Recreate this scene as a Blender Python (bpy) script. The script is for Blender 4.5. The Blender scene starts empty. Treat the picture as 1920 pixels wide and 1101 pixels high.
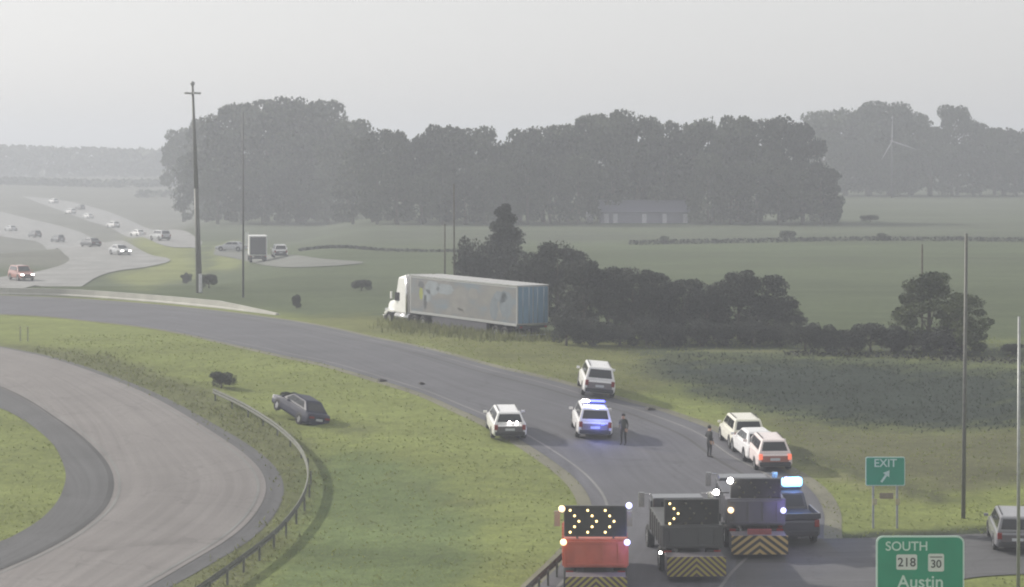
import bpy, bmesh, math, random
import numpy as np
from mathutils import Vector, Matrix, Euler

random.seed(7)
rng = np.random.default_rng(11)
R = math.radians
sc = bpy.context.scene
col = sc.collection
F = 4600.0          # focal length in photo pixels
CX, HY = 960.0, 270.0
CZ = 17.6           # camera height

# ------------------------------------------------------------------ camera
cd = bpy.data.cameras.new('camera')
cam = bpy.data.objects.new('camera', cd); col.objects.link(cam)
cam.location = (0, 0, CZ); cam.rotation_euler = (R(90), 0, 0)
cd.sensor_width = 36.0; cd.lens = F / 1920.0 * 36.0
cd.shift_y = -(550.5 - HY) / 1920.0
cd.clip_start = 1.0; cd.clip_end = 20000.0
sc.camera = cam

# ------------------------------------------------------------------ sky and sun
SUN_EL, SUN_AZ = R(29), math.atan2(-0.86, 0.50)
w = bpy.data.worlds.new('World'); sc.world = w; w.use_nodes = True
nt = w.node_tree; nt.nodes.clear()
out = nt.nodes.new('ShaderNodeOutputWorld'); bg = nt.nodes.new('ShaderNodeBackground')
sky = nt.nodes.new('ShaderNodeTexSky'); sky.sky_type = 'NISHITA'; sky.sun_disc = False
sky.sun_elevation = SUN_EL; sky.sun_rotation = SUN_AZ
sky.air_density = 1.0; sky.dust_density = 2.0; sky.ozone_density = 1.0
hs = nt.nodes.new('ShaderNodeHueSaturation'); hs.inputs['Saturation'].default_value = 0.16
veil = nt.nodes.new('ShaderNodeMix'); veil.data_type = 'RGBA'; veil.inputs[0].default_value = 0.5   # thin even cloud over the sky
veil.inputs[7].default_value = (8.3, 8.25, 8.2, 1)
nt.links.new(sky.outputs[0], hs.inputs['Color']); nt.links.new(hs.outputs[0], veil.inputs[6]); nt.links.new(veil.outputs[2], bg.inputs['Color'])
bg.inputs['Strength'].default_value = 0.12
nt.links.new(bg.outputs[0], out.inputs['Surface'])
sd = bpy.data.lights.new('sun', 'SUN'); sd.energy = 4.3; sd.angle = R(1.5); sd.color = (1.0, 0.94, 0.84)
sun = bpy.data.objects.new('sun', sd); col.objects.link(sun)
sdir = Vector((math.sin(SUN_AZ) * math.cos(SUN_EL), math.cos(SUN_AZ) * math.cos(SUN_EL), math.sin(SUN_EL)))
sun.rotation_euler = sdir.to_track_quat('Z', 'Y').to_euler(); sun.location = (-60, 60, 60)
sc.view_settings.view_transform = 'Standard'; sc.view_settings.look = 'None'
sc.view_settings.exposure = 0.0; sc.view_settings.gamma = 1.0
try: sc.view_settings.use_curve_mapping = False
except Exception: pass
sc.cycles.max_bounces = 5; sc.cycles.diffuse_bounces = 2; sc.cycles.glossy_bounces = 2
sc.cycles.transmission_bounces = 2; sc.cycles.volume_bounces = 0
sc.cycles.sample_clamp_indirect = 3.0
sc.cycles.filter_width = 2.0

# ------------------------------------------------------------------ terrain
def sst(a, b, v):
    t = np.clip((np.asarray(v, dtype=float) - a) / (b - a), 0, 1)
    return t * t * (3 - 2 * t)

def terr(x, y):
    x = np.asarray(x, dtype=float); y = np.asarray(y, dtype=float)
    z = 4.0 * sst(92, 168, y)
    left = sst(20, 40, -x) * sst(232, 268, y)
    z = z - 3.0 * left - 6.0 * sst(55, 100, -x) * sst(330, 520, y) * (1 - sst(700, 1150, y))
    # swale right of the ramp
    dx = (x - 17.0 - (y - 135) * 0.10) / 9.0; dy = (y - 146) / 15.0
    z = z - 0.9 * np.exp(-(np.abs(dx) ** 4 * 0.2 + dy * dy))
    # shallow drainage hollow inside the median
    z = z - 0.45 * np.exp(-(((x + 8.5) / 5.0) ** 2 + ((y - 112) / 15.0) ** 2))
    z = z + 0.9 * np.sin(x * 0.006 + 1.0) * sst(300, 900, y)
    return z

def G(px, py):
    """ground point on the line of sight through a photo position"""
    kx = (px - CX) / F; kz = (HY - py) / F
    ys = np.concatenate([np.arange(55, 700, 0.25), np.geomspace(700, 9000, 600)])
    h = CZ + kz * ys - terr(kx * ys, ys)
    idx = np.where(h <= 0)[0]
    if len(idx) == 0: y = 6000.0
    else:
        i = idx[0]
        a, b = ys[max(i - 1, 0)], ys[i]
        for _ in range(30):
            m = (a + b) / 2
            if CZ + kz * m - float(terr(kx * m, m)) > 0: a = m
            else: b = m
        y = b
    x = kx * y
    return Vector((x, y, float(terr(x, y))))

# ------------------------------------------------------------------ materials
MATS = {}
def mat(name, color, rough=0.6, metal=0.0, emit=0.0, var=0.12, scale=6.0, emitcol=None, spec=0.5, coat=0.0):
    if name in MATS: return MATS[name]
    m = bpy.data.materials.new(name); m.use_nodes = True
    n = m.node_tree; b = n.nodes['Principled BSDF']
    b.inputs['Roughness'].default_value = rough; b.inputs['Metallic'].default_value = metal
    b.inputs['Specular IOR Level'].default_value = spec; b.inputs['Coat Weight'].default_value = coat
    c = tuple(color) + (1,)
    if var > 0:
        tc = n.nodes.new('ShaderNodeTexCoord'); nz = n.nodes.new('ShaderNodeTexNoise')
        nz.inputs['Scale'].default_value = scale; nz.inputs['Detail'].default_value = 5
        n.links.new(tc.outputs['Object'], nz.inputs['Vector'])
        rp = n.nodes.new('ShaderNodeValToRGB')
        rp.color_ramp.elements[0].position = 0.3; rp.color_ramp.elements[1].position = 0.7
        rp.color_ramp.elements[0].color = tuple(v * (1 - var) for v in color) + (1,)
        rp.color_ramp.elements[1].color = tuple(min(1, v * (1 + var)) for v in color) + (1,)
        n.links.new(nz.outputs['Fac'], rp.inputs['Fac']); n.links.new(rp.outputs['Color'], b.inputs['Base Color'])
    else: b.inputs['Base Color'].default_value = c
    if emit > 0:
        b.inputs['Emission Color'].default_value = tuple(emitcol or color) + (1,)
        b.inputs['Emission Strength'].default_value = emit
    MATS[name] = m
    return m

def foliage(name, dark, light, scale=0.5):
    m = bpy.data.materials.new(name); m.use_nodes = True
    n = m.node_tree; b = n.nodes['Principled BSDF']; b.inputs['Roughness'].default_value = 0.7
    b.inputs['Specular IOR Level'].default_value = 0.2
    g = n.nodes.new('ShaderNodeNewGeometry'); oi = n.nodes.new('ShaderNodeObjectInfo')
    nz = n.nodes.new('ShaderNodeTexNoise'); nz.inputs['Scale'].default_value = scale; nz.inputs['Detail'].default_value = 3
    n.links.new(g.outputs['Position'], nz.inputs['Vector'])
    ad = n.nodes.new('ShaderNodeMath'); ad.operation = 'MULTIPLY_ADD'; ad.inputs[1].default_value = 0.35
    n.links.new(g.outputs['Random Per Island'], ad.inputs[0]); n.links.new(nz.outputs['Fac'], ad.inputs[2])
    ad2 = n.nodes.new('ShaderNodeMath'); ad2.operation = 'MULTIPLY_ADD'; ad2.inputs[1].default_value = 0.25
    n.links.new(oi.outputs['Random'], ad2.inputs[0]); n.links.new(ad.outputs[0], ad2.inputs[2])
    rp = n.nodes.new('ShaderNodeValToRGB'); rp.color_ramp.elements[0].position = 0.45; rp.color_ramp.elements[1].position = 1.05
    rp.color_ramp.elements[0].color = tuple(dark) + (1,); rp.color_ramp.elements[1].color = tuple(light) + (1,)
    n.links.new(ad2.outputs[0], rp.inputs['Fac']); n.links.new(rp.outputs['Color'], b.inputs['Base Color'])
    return m

def blades(m):
    """thin leaves let light through: half diffuse, half translucent"""
    n = m.node_tree; b = n.nodes['Principled BSDF']; src = b.inputs['Base Color'].links[0].from_socket
    t = n.nodes.new('ShaderNodeBsdfTranslucent'); d = n.nodes.new('ShaderNodeBsdfDiffuse'); mx = n.nodes.new('ShaderNodeMixShader'); mx.inputs[0].default_value = 0.5
    n.links.new(src, t.inputs[0]); n.links.new(src, d.inputs[0]); n.links.new(d.outputs[0], mx.inputs[1]); n.links.new(t.outputs[0], mx.inputs[2])
    n.links.new(mx.outputs[0], n.nodes['Material Output'].inputs['Surface']); n.nodes.remove(b); return m

def ground_mat():
    m = bpy.data.materials.new('turf'); m.use_nodes = True
    n = m.node_tree; b = n.nodes['Principled BSDF']; b.inputs['Roughness'].default_value = 0.95
    b.inputs['Specular IOR Level'].default_value = 0.1
    at = n.nodes.new('ShaderNodeAttribute'); at.attribute_name = 'veg'
    g = n.nodes.new('ShaderNodeNewGeometry')
    prev = at.outputs['Color']
    for sx, sy, s, lo, hi in ((0.45, 0.9, 0.16, 0.80, 1.18), (1, 1.0, 1.3, 0.82, 1.18), (1, 0.5, 7.0, 0.82, 1.18)):
        mp = n.nodes.new('ShaderNodeMapping'); mp.inputs['Scale'].default_value = (sx, sy, 1); mp.inputs['Rotation'].default_value = (0, 0, R(25))
        n.links.new(g.outputs['Position'], mp.inputs['Vector'])
        nz = n.nodes.new('ShaderNodeTexNoise'); nz.inputs['Scale'].default_value = s; nz.inputs['Detail'].default_value = 6
        nz.inputs['Roughness'].default_value = 0.65
        n.links.new(mp.outputs[0], nz.inputs['Vector'])
        mr = n.nodes.new('ShaderNodeMapRange'); mr.inputs['From Min'].default_value = 0.3; mr.inputs['From Max'].default_value = 0.7
        mr.inputs['To Min'].default_value = lo; mr.inputs['To Max'].default_value = hi
        n.links.new(nz.outputs['Fac'], mr.inputs['Value'])
        mx = n.nodes.new('ShaderNodeMix'); mx.data_type = 'RGBA'; mx.blend_type = 'MULTIPLY'; mx.inputs['Factor'].default_value = 1
        n.links.new(prev, mx.inputs[6]); n.links.new(mr.outputs[0], mx.inputs[7])
        prev = mx.outputs[2]
    n.links.new(prev, b.inputs['Base Color'])
    bp = n.nodes.new('ShaderNodeBump'); bp.inputs['Strength'].default_value = 0.6; bp.inputs['Distance'].default_value = 0.15
    n.links.new(nz.outputs['Fac'], bp.inputs['Height']); n.links.new(bp.outputs[0], b.inputs['Normal'])
    return m

def pave_mat(name, c, patch=0.12, streak=0.14, joint=0.0):
    m = bpy.data.materials.new(name); m.use_nodes = True
    n = m.node_tree; b = n.nodes['Principled BSDF']; b.inputs['Roughness'].default_value = 0.85
    b.inputs['Specular IOR Level'].default_value = 0.3
    uv = n.nodes.new('ShaderNodeAttribute'); uv.attribute_name = 'along'
    g = n.nodes.new('ShaderNodeNewGeometry')
    rgb = n.nodes.new('ShaderNodeRGB'); rgb.outputs[0].default_value = tuple(c) + (1,)
    prev = rgb.outputs[0]
    def mul(val):
        nonlocal prev
        mx = n.nodes.new('ShaderNodeMix'); mx.data_type = 'RGBA'; mx.blend_type = 'MULTIPLY'; mx.inputs['Factor'].default_value = 1
        n.links.new(prev, mx.inputs[6]); n.links.new(val, mx.inputs[7]); prev = mx.outputs[2]
    for src, sc3, s, amp in ((g.outputs['Position'], (1, 1, 1), 0.25, patch), (g.outputs['Position'], (1, 1, 1), 14.0, 0.12),
                             (uv.outputs['Vector'], (1, 0.02, 1), 2.2, streak)):
        mp = n.nodes.new('ShaderNodeMapping'); mp.inputs['Scale'].default_value = sc3
        n.links.new(src, mp.inputs['Vector'])
        nz = n.nodes.new('ShaderNodeTexNoise'); nz.inputs['Scale'].default_value = s; nz.inputs['Detail'].default_value = 5
        n.links.new(mp.outputs[0], nz.inputs['Vector'])
        mr = n.nodes.new('ShaderNodeMapRange'); mr.inputs['From Min'].default_value = 0.3; mr.inputs['From Max'].default_value = 0.7
        mr.inputs['To Min'].default_value = 1 - amp; mr.inputs['To Max'].default_value = 1 + amp
        n.links.new(nz.outputs['Fac'], mr.inputs['Value']); mul(mr.outputs[0])
    # dark irregular stains and sealed cracks
    nz = n.nodes.new('ShaderNodeTexVoronoi'); nz.feature = 'DISTANCE_TO_EDGE'; nz.inputs['Scale'].default_value = 0.16
    wv = n.nodes.new('ShaderNodeTexNoise'); wv.inputs['Scale'].default_value = 0.6; wv.inputs['Detail'].default_value = 4
    n.links.new(g.outputs['Position'], wv.inputs['Vector'])
    vm = n.nodes.new('ShaderNodeVectorMath'); vm.operation = 'MULTIPLY_ADD'; vm.inputs[1].default_value = (3, 3, 0)
    n.links.new(wv.outputs['Color'], vm.inputs[0]); n.links.new(g.outputs['Position'], vm.inputs[2]); n.links.new(vm.outputs[0], nz.inputs['Vector'])
    mr = n.nodes.new('ShaderNodeMapRange'); mr.inputs['From Min'].default_value = 0.0; mr.inputs['From Max'].default_value = 0.012
    mr.inputs['To Min'].default_value = 0.80; mr.inputs['To Max'].default_value = 1.0
    n.links.new(nz.outputs['Distance'], mr.inputs['Value']); mul(mr.outputs[0])
    if joint:
        sp = n.nodes.new('ShaderNodeSeparateXYZ'); n.links.new(uv.outputs['Vector'], sp.inputs[0])
        dv = n.nodes.new('ShaderNodeMath'); dv.operation = 'DIVIDE'; dv.inputs[1].default_value = joint; n.links.new(sp.outputs[1], dv.inputs[0])
        fr = n.nodes.new('ShaderNodeMath'); fr.operation = 'FRACT'; n.links.new(dv.outputs[0], fr.inputs[0])
        gt = n.nodes.new('ShaderNodeMapRange'); gt.inputs['From Min'].default_value = 0.0; gt.inputs['From Max'].default_value = 0.02
        gt.inputs['To Min'].default_value = 0.75; gt.inputs['To Max'].default_value = 1.0
        n.links.new(fr.outputs[0], gt.inputs['Value']); mul(gt.outputs[0])
    n.links.new(prev, b.inputs['Base Color'])
    return m

def stripe_mat(name, c1, c2, period, slope=1.0, width=0.5):
    """chevron bands in the plate's own x and z"""
    m = bpy.data.materials.new(name); m.use_nodes = True
    n = m.node_tree; b = n.nodes['Principled BSDF']; b.inputs['Roughness'].default_value = 0.45
    tc = n.nodes.new('ShaderNodeTexCoord'); sp = n.nodes.new('ShaderNodeSeparateXYZ'); n.links.new(tc.outputs['Object'], sp.inputs[0])
    ab = n.nodes.new('ShaderNodeMath'); ab.operation = 'ABSOLUTE'; n.links.new(sp.outputs[0], ab.inputs[0])
    ma = n.nodes.new('ShaderNodeMath'); ma.operation = 'MULTIPLY_ADD'; ma.inputs[1].default_value = slope
    n.links.new(ab.outputs[0], ma.inputs[0]); n.links.new(sp.outputs[2], ma.inputs[2])
    dv = n.nodes.new('ShaderNodeMath'); dv.operation = 'DIVIDE'; dv.inputs[1].default_value = period; n.links.new(ma.outputs[0], dv.inputs[0])
    fr = n.nodes.new('ShaderNodeMath'); fr.operation = 'FRACT'; n.links.new(dv.outputs[0], fr.inputs[0])
    gt = n.nodes.new('ShaderNodeMath'); gt.operation = 'GREATER_THAN'; gt.inputs[1].default_value = width; n.links.new(fr.outputs[0], gt.inputs[0])
    mx = n.nodes.new('ShaderNodeMix'); mx.data_type = 'RGBA'; n.links.new(gt.outputs[0], mx.inputs[0])
    mx.inputs[6].default_value = tuple(c1) + (1,); mx.inputs[7].default_value = tuple(c2) + (1,)
    n.links.new(mx.outputs[2], b.inputs['Base Color'])
    return m

def mural_mat():
    m = bpy.data.materials.new('trailer_mural'); m.use_nodes = True
    n = m.node_tree; b = n.nodes['Principled BSDF']; b.inputs['Roughness'].default_value = 0.4
    tc = n.nodes.new('ShaderNodeTexCoord')
    mp = n.nodes.new('ShaderNodeMapping'); mp.inputs['Scale'].default_value = (0.18, 0.18, 0.5)
    n.links.new(tc.outputs['Object'], mp.inputs['Vector'])
    nz = n.nodes.new('ShaderNodeTexNoise'); nz.inputs['Scale'].default_value = 2.0; nz.inputs['Detail'].default_value = 2
    n.links.new(mp.outputs[0], nz.inputs['Vector'])
    rp = n.nodes.new('ShaderNodeValToRGB'); e = rp.color_ramp.elements
    e[0].position = 0.32; e[0].color = (0.13, 0.165, 0.20, 1); e[1].position = 0.68; e[1].color = (0.19, 0.185, 0.175, 1)
    x = e.new(0.5); x.color = (0.155, 0.155, 0.155, 1)
    n.links.new(nz.outputs['Fac'], rp.inputs['Fac']); n.links.new(rp.outputs['Color'], b.inputs['Base Color'])
    return m

# ------------------------------------------------------------------ object helpers
def tag(o, label=None, cat=None, group=None, kind=None):
    if label: o['label'] = label
    if cat: o['category'] = cat
    if group: o['group'] = group
    if kind: o['kind'] = kind
    return o

def empty(name, loc=(0, 0, 0), rz=0.0):
    o = bpy.data.objects.new(name, None); col.objects.link(o)
    o.location = loc; o.rotation_euler = (0, 0, rz); o.empty_display_size = 0.5
    return o

class MB:
    def __init__(s): s.v = []; s.f = []; s.sm = []
    def add(s, vs, fs, smooth=False):
        k = len(s.v); s.v += [tuple(p) for p in vs]; s.f += [tuple(i + k for i in f) for f in fs]; s.sm += [smooth] * len(fs)
        return s
    def box(s, c, d, rot=None, taper=1.0):
        hx, hy, hz = d[0] / 2, d[1] / 2, d[2] / 2; vs = []
        for z, t in ((-hz, 1.0), (hz, taper)):
            for x, y in ((-hx, -hy), (hx, -hy), (hx, hy), (-hx, hy)):
                p = Vector((x * t, y * t, z))
                if rot: p = Euler(rot).to_matrix() @ p
                vs.append(p + Vector(c))
        return s.add(vs, [(3, 2, 1, 0), (4, 5, 6, 7), (0, 1, 5, 4), (1, 2, 6, 5), (2, 3, 7, 6), (3, 0, 4, 7)])
    def tube(s, a, b, r1, r2=None, n=12, caps=True):
        a = Vector(a); b = Vector(b); r2 = r1 if r2 is None else r2
        q = (b - a).to_track_quat('Z', 'Y'); vs = []
        for p, r in ((a, r1), (b, r2)):
            for i in range(n):
                t = 2 * math.pi * i / n; vs.append(p + q @ Vector((r * math.cos(t), r * math.sin(t), 0)))
        s.add(vs, [(i, (i + 1) % n, n + (i + 1) % n, n + i) for i in range(n)], True)
        if caps: s.add(vs, [tuple(range(n - 1, -1, -1)), tuple(range(n, 2 * n))])
        return s
    def ball(s, c, r, n=10, sz=1.0):
        vs = []; fs = []; c = Vector(c)
        for j in range(n // 2 + 1):
            ph = math.pi * j / (n // 2)
            for i in range(n):
                t = 2 * math.pi * i / n
                vs.append(c + Vector((r * math.sin(ph) * math.cos(t), r * math.sin(ph) * math.sin(t), r * sz * math.cos(ph))))
        for j in range(n // 2):
            for i in range(n):
                a = j * n + i; b = j * n + (i + 1) % n
                fs.append((a, a + n, b + n, b))
        return s.add(vs, fs, True)
    def loft(s, rings, closed=True, caps=True, smooth=False):
        n = len(rings[0]); vs = [p for r in rings for p in r]; fs = []
        for j in range(len(rings) - 1):
            for i in range(n if closed else n - 1):
                a = j * n + i; b = j * n + (i + 1) % n
                fs.append((a, b, b + n, a + n))
        s.add(vs, fs, smooth)
        if caps: s.add(vs, [tuple(range(n - 1, -1, -1)), tuple(range((len(rings) - 1) * n, len(rings) * n))])
        return s
    def build(s, name, m, parent=None, bevel=0.0, loc=None):
        me = bpy.data.meshes.new(name); me.from_pydata(s.v, [], s.f)
        me.polygons.foreach_set('use_smooth', s.sm)
        bm = bmesh.new(); bm.from_mesh(me); bmesh.ops.remove_doubles(bm, verts=bm.verts, dist=1e-5)
        bmesh.ops.recalc_face_normals(bm, faces=bm.faces)
        bm.to_mesh(me); bm.free()
        me.materials.append(m)
        o = bpy.data.objects.new(name, me); col.objects.link(o)
        if parent: o.parent = parent
        if loc is not None: o.location = loc
        if bevel:
            b = o.modifiers.new('bevel', 'BEVEL'); b.width = bevel; b.segments = 2; b.limit_method = 'ANGLE'; b.angle_limit = R(25)
        return o

def kids(o): return [c for c in bpy.data.objects if c.parent == o]
CH = {}
def copy_tree(o, parent=None):
    c = o.copy(); col.objects.link(c); c.parent = parent
    if o.name not in CH: CH[o.name] = kids(o)
    for ch in CH[o.name]: copy_tree(ch, c)
    return c

def np_mesh(name, verts, faces_n, m, parent=None):
    """verts (k*faces_n,3): every face has its own faces_n verts"""
    k = len(verts) // faces_n
    me = bpy.data.meshes.new(name); me.vertices.add(len(verts)); me.vertices.foreach_set('co', verts.astype(np.float32).ravel())
    me.loops.add(len(verts)); me.loops.foreach_set('vertex_index', np.arange(len(verts), dtype=np.int32))
    me.polygons.add(k); me.polygons.foreach_set('loop_start', (np.arange(k) * faces_n).astype(np.int32))
    me.update(calc_edges=True); me.materials.append(m)
    o = bpy.data.objects.new(name, me); col.objects.link(o)
    if parent: o.parent = parent
    return o

def leaves(cent, size, aspect=0.7):
    n = len(cent)
    a = rng.normal(size=(n, 3)); a /= np.linalg.norm(a, axis=1, keepdims=True)
    b = rng.normal(size=(n, 3)); b -= a * (a * b).sum(1, keepdims=True); b /= np.linalg.norm(b, axis=1, keepdims=True)
    s = (size * rng.uniform(0.6, 1.3, n))[:, None]
    v = np.empty((n, 4, 3))
    v[:, 0] = cent - a * s; v[:, 1] = cent - b * s * aspect; v[:, 2] = cent + a * s; v[:, 3] = cent + b * s * aspect
    return v.reshape(-1, 3)

# ------------------------------------------------------------------ ground
def stretch(near, a, b, far, n):
    g = np.geomspace(1, far / b + 1, n)[1:] - 1
    return g
ys = np.concatenate([np.arange(50, 300, 1.0), np.geomspace(300, 6500, 150)])
xs_in = np.arange(-150, 150.1, 1.0)
xo = 150 + np.geomspace(3, 2600, 40)
xs = np.concatenate([-xo[::-1], xs_in, xo])
GX, GY = np.meshgrid(xs, ys)
GZ = terr(GX, GY)
fade = 1 - sst(200, 400, GY)
NX, NY = len(xs), len(ys)
PX = CX + F * GX / GY; PY = HY + F * (CZ - GZ) / GY

def inpoly(px, py, poly):
    inside = np.zeros(px.shape, bool); n = len(poly)
    for i in range(n):
        x1, y1 = poly[i]; x2, y2 = poly[(i + 1) % n]
        c = ((y1 > py) != (y2 > py)) & (px < (x2 - x1) * (py - y1) / ((y2 - y1) if y2 != y1 else 1e-9) + x1)
        inside ^= c
    return inside

VEG = np.zeros(GX.shape + (4,)); VEG[..., 3] = 1
VEG[..., :3] = (0.182, 0.210, 0.068)
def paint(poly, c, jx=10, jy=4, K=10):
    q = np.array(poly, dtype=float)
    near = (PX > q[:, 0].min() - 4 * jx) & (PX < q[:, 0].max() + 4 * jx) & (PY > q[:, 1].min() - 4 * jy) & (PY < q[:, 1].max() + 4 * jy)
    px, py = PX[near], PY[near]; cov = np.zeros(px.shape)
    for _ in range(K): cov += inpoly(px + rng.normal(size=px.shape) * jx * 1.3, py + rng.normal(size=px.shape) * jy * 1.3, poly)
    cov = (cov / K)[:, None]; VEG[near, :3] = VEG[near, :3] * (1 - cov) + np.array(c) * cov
W0 = -3000; W1 = 5000
paint([(W0, 200), (W1, 200), (W1, 640), (1100, 640), (1000, 632), (620, 600), (300, 560), (W0, 530)], (0.080, 0.100, 0.052))
paint([(W0, 200), (W1, 200), (W1, 440), (1600, 447), (1000, 458), (560, 462), (300, 430), (W0, 430)], (0.090, 0.105, 0.070))
paint([(W0, 250), (330, 250), (360, 430), (200, 500), (W0, 520)], (0.130, 0.132, 0.110))
paint([(235, 428), (370, 458), (370, 520), (260, 540), (200, 520), (300, 495), (250, 465)], (0.20, 0.22, 0.08))
paint([(400, 462), (455, 455), (455, 500), (400, 510)], (0.20, 0.22, 0.08))
paint([(540, 600), (680, 590), (1000, 634), (1190, 640), (1320, 690), (1200, 745), (1060, 715), (800, 650)], (0.145, 0.155, 0.06))
# dark marsh plants in the swale
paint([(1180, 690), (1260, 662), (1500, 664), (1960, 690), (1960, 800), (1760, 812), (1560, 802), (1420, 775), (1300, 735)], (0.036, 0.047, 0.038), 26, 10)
paint([(1200, 640), (1960, 640), (1960, 690), (1500, 668), (1190, 668)], (0.075, 0.090, 0.055))
paint([(1420, 776), (1560, 803), (1760, 813), (1960, 800), (1960, 900), (1800, 925), (1620, 890), (1480, 850)], (0.110, 0.113, 0.060), 14, 5)
# worn verge along the loop, greener wet grass in the hollow
paint([(-100, 630), (200, 665), (400, 735), (500, 785), (560, 815), (598, 870), (592, 935), (540, 1010), (440, 1120), (240, 1120), (340, 1065), (440, 1003), (490, 950), (499, 905), (470, 862), (400, 812), (280, 742), (0, 650)], (0.125, 0.135, 0.062), 7, 3)
paint([(595, 860), (700, 845), (830, 900), (900, 1000), (860, 1120), (470, 1120), (560, 1010)], (0.120, 0.158, 0.062), 22, 9)
paint([(620, 800), (700, 803), (690, 815), (640, 812)], (0.08, 0.085, 0.045))  # cast shadow of the wrecked car put into the turf colour
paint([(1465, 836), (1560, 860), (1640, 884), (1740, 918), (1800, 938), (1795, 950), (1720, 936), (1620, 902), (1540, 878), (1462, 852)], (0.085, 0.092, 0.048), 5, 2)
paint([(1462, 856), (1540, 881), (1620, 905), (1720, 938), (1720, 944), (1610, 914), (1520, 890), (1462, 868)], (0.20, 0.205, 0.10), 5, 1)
paint([(1290, 653), (1500, 658), (1920, 674), (1920, 679), (1500, 663), (1290, 658)], (0.16, 0.17, 0.09), 5, 1)
paint([(1160, 752), (1330, 792), (1400, 812), (1400, 822), (1320, 800), (1160, 760)], (0.22, 0.23, 0.09), 5, 2)
paint([(720, 880), (800, 905), (880, 945), (900, 955), (850, 945), (770, 915), (715, 890)], (0.11, 0.135, 0.055), 6, 2)
paint([(830, 940), (930, 935), (900, 950), (840, 950)], (0.12, 0.135, 0.05), 6, 2)
paint([(640, 960), (760, 985), (860, 1040), (850, 1050), (740, 1000), (640, 970)], (0.11, 0.14, 0.058), 8, 3)
paint([(1545, 1003), (1900, 985), (1900, 1004), (1640, 1024), (1545, 1020)], (0.045, 0.055, 0.035), 6, 2)  # shadow line beside the cross road, painted into the turf
# crop rows and swaths of different grass
band = np.sin(GY * 0.55 + GX * 0.22 + 1.5 * np.sin(GX * 0.11)) * np.exp(-((GX + 6) / 9) ** 2 - ((GY - 112) / 14) ** 2)
VEG[..., :3] *= (1 + 0.16 * band)[..., None]

VEG[..., :3] *= (1 + 0.07 * np.sin(GY * 0.10 + 2.0 * np.sin(GX * 0.01)) * sst(200, 240, GY) + 0.05 * np.sin(GY * 0.9 + GX * 0.35) * (1 - sst(190, 220, GY)))[..., None]
verts = np.stack([GX, GY, GZ - 0.0], -1).reshape(-1, 3)
ii = (np.arange(NY - 1)[:, None] * NX + np.arange(NX - 1)[None]).ravel()
quads = np.stack([ii, ii + 1, ii + 1 + NX, ii + NX], 1)
me = bpy.data.meshes.new('ground'); me.vertices.add(len(verts)); me.vertices.foreach_set('co', verts.astype(np.float32).ravel())
me.loops.add(quads.size); me.loops.foreach_set('vertex_index', quads.astype(np.int32).ravel())
me.polygons.add(len(quads)); me.polygons.foreach_set('loop_start', (np.arange(len(quads)) * 4).astype(np.int32))
me.update(calc_edges=True)
me.polygons.foreach_set('use_smooth', np.ones(len(quads), bool))
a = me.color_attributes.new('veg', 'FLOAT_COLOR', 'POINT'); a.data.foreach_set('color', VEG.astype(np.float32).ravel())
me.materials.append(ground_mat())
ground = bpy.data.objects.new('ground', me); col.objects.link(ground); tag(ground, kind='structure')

# ------------------------------------------------------------------ roads
def spline(pts, n):
    P = [Vector(p) for p in pts]; P = [P[0] * 2 - P[1]] + P + [P[-1] * 2 - P[-2]]
    res = []; segs = len(P) - 3
    for k in range(n):
        u = k / (n - 1) * segs; i = min(int(u), segs - 1); t = u - i
        p0, p1, p2, p3 = P[i:i + 4]
        res.append(0.5 * ((2 * p1) + (p2 - p0) * t + (2 * p0 - 5 * p1 + 4 * p2 - p3) * t * t + (3 * p1 - p0 - 3 * p2 + p3) * t ** 3))
    # equal arc length
    L = [0]
    for i in range(1, n): L.append(L[-1] + (res[i] - res[i - 1]).length)
    o = []; j = 0
    for k in range(n):
        d = L[-1] * k / (n - 1)
        while j < n - 2 and L[j + 1] < d: j += 1
        t = (d - L[j]) / max(L[j + 1] - L[j], 1e-6); o.append(res[j].lerp(res[j + 1], min(max(t, 0), 1)))
    return o

def W(pts): return [Vector((g.x, g.y, 0)) for g in (G(*p) for p in pts)]

def strip(name, A, B, m, dz, n=140, mrows=16, kind='structure', t0=0.0, t1=1.0, thick=0.0):
    A = spline(A, n) if len(A) != n else A; B = spline(B, n) if len(B) != n else B
    v = []; al = []; L = 0
    for i in range(n):
        if i: L += ((A[i] + B[i]) / 2 - (A[i - 1] + B[i - 1]) / 2).length
        for j in range(mrows + 1):
            t = t0 + (t1 - t0) * j / mrows; p = A[i].lerp(B[i], t)
            v.append((p.x, p.y, float(terr(p.x, p.y)) + dz)); al.append((t * (A[i] - B[i]).length, L, 0))
    f = [(i * (mrows + 1) + j, i * (mrows + 1) + j + 1, (i + 1) * (mrows + 1) + j + 1, (i + 1) * (mrows + 1) + j) for i in range(n - 1) for j in range(mrows)]
    me = bpy.data.meshes.new(name); me.from_pydata(v, [], f)
    at = me.attributes.new('along', 'FLOAT_VECTOR', 'POINT'); at.data.foreach_set('vector', np.array(al, dtype=np.float32).ravel())
    me.polygons.foreach_set('use_smooth', [True] * len(f))
    bm = bmesh.new(); bm.from_mesh(me); bmesh.ops.recalc_face_normals(bm, faces=bm.faces)
    if sum(fc.normal.z for fc in bm.faces) < 0: bmesh.ops.reverse_faces(bm, faces=bm.faces)
    bm.to_mesh(me); bm.free(); me.materials.append(m)
    o = bpy.data.objects.new(name, me); col.objects.link(o); tag(o, kind=kind)
    return o, A, B

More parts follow.
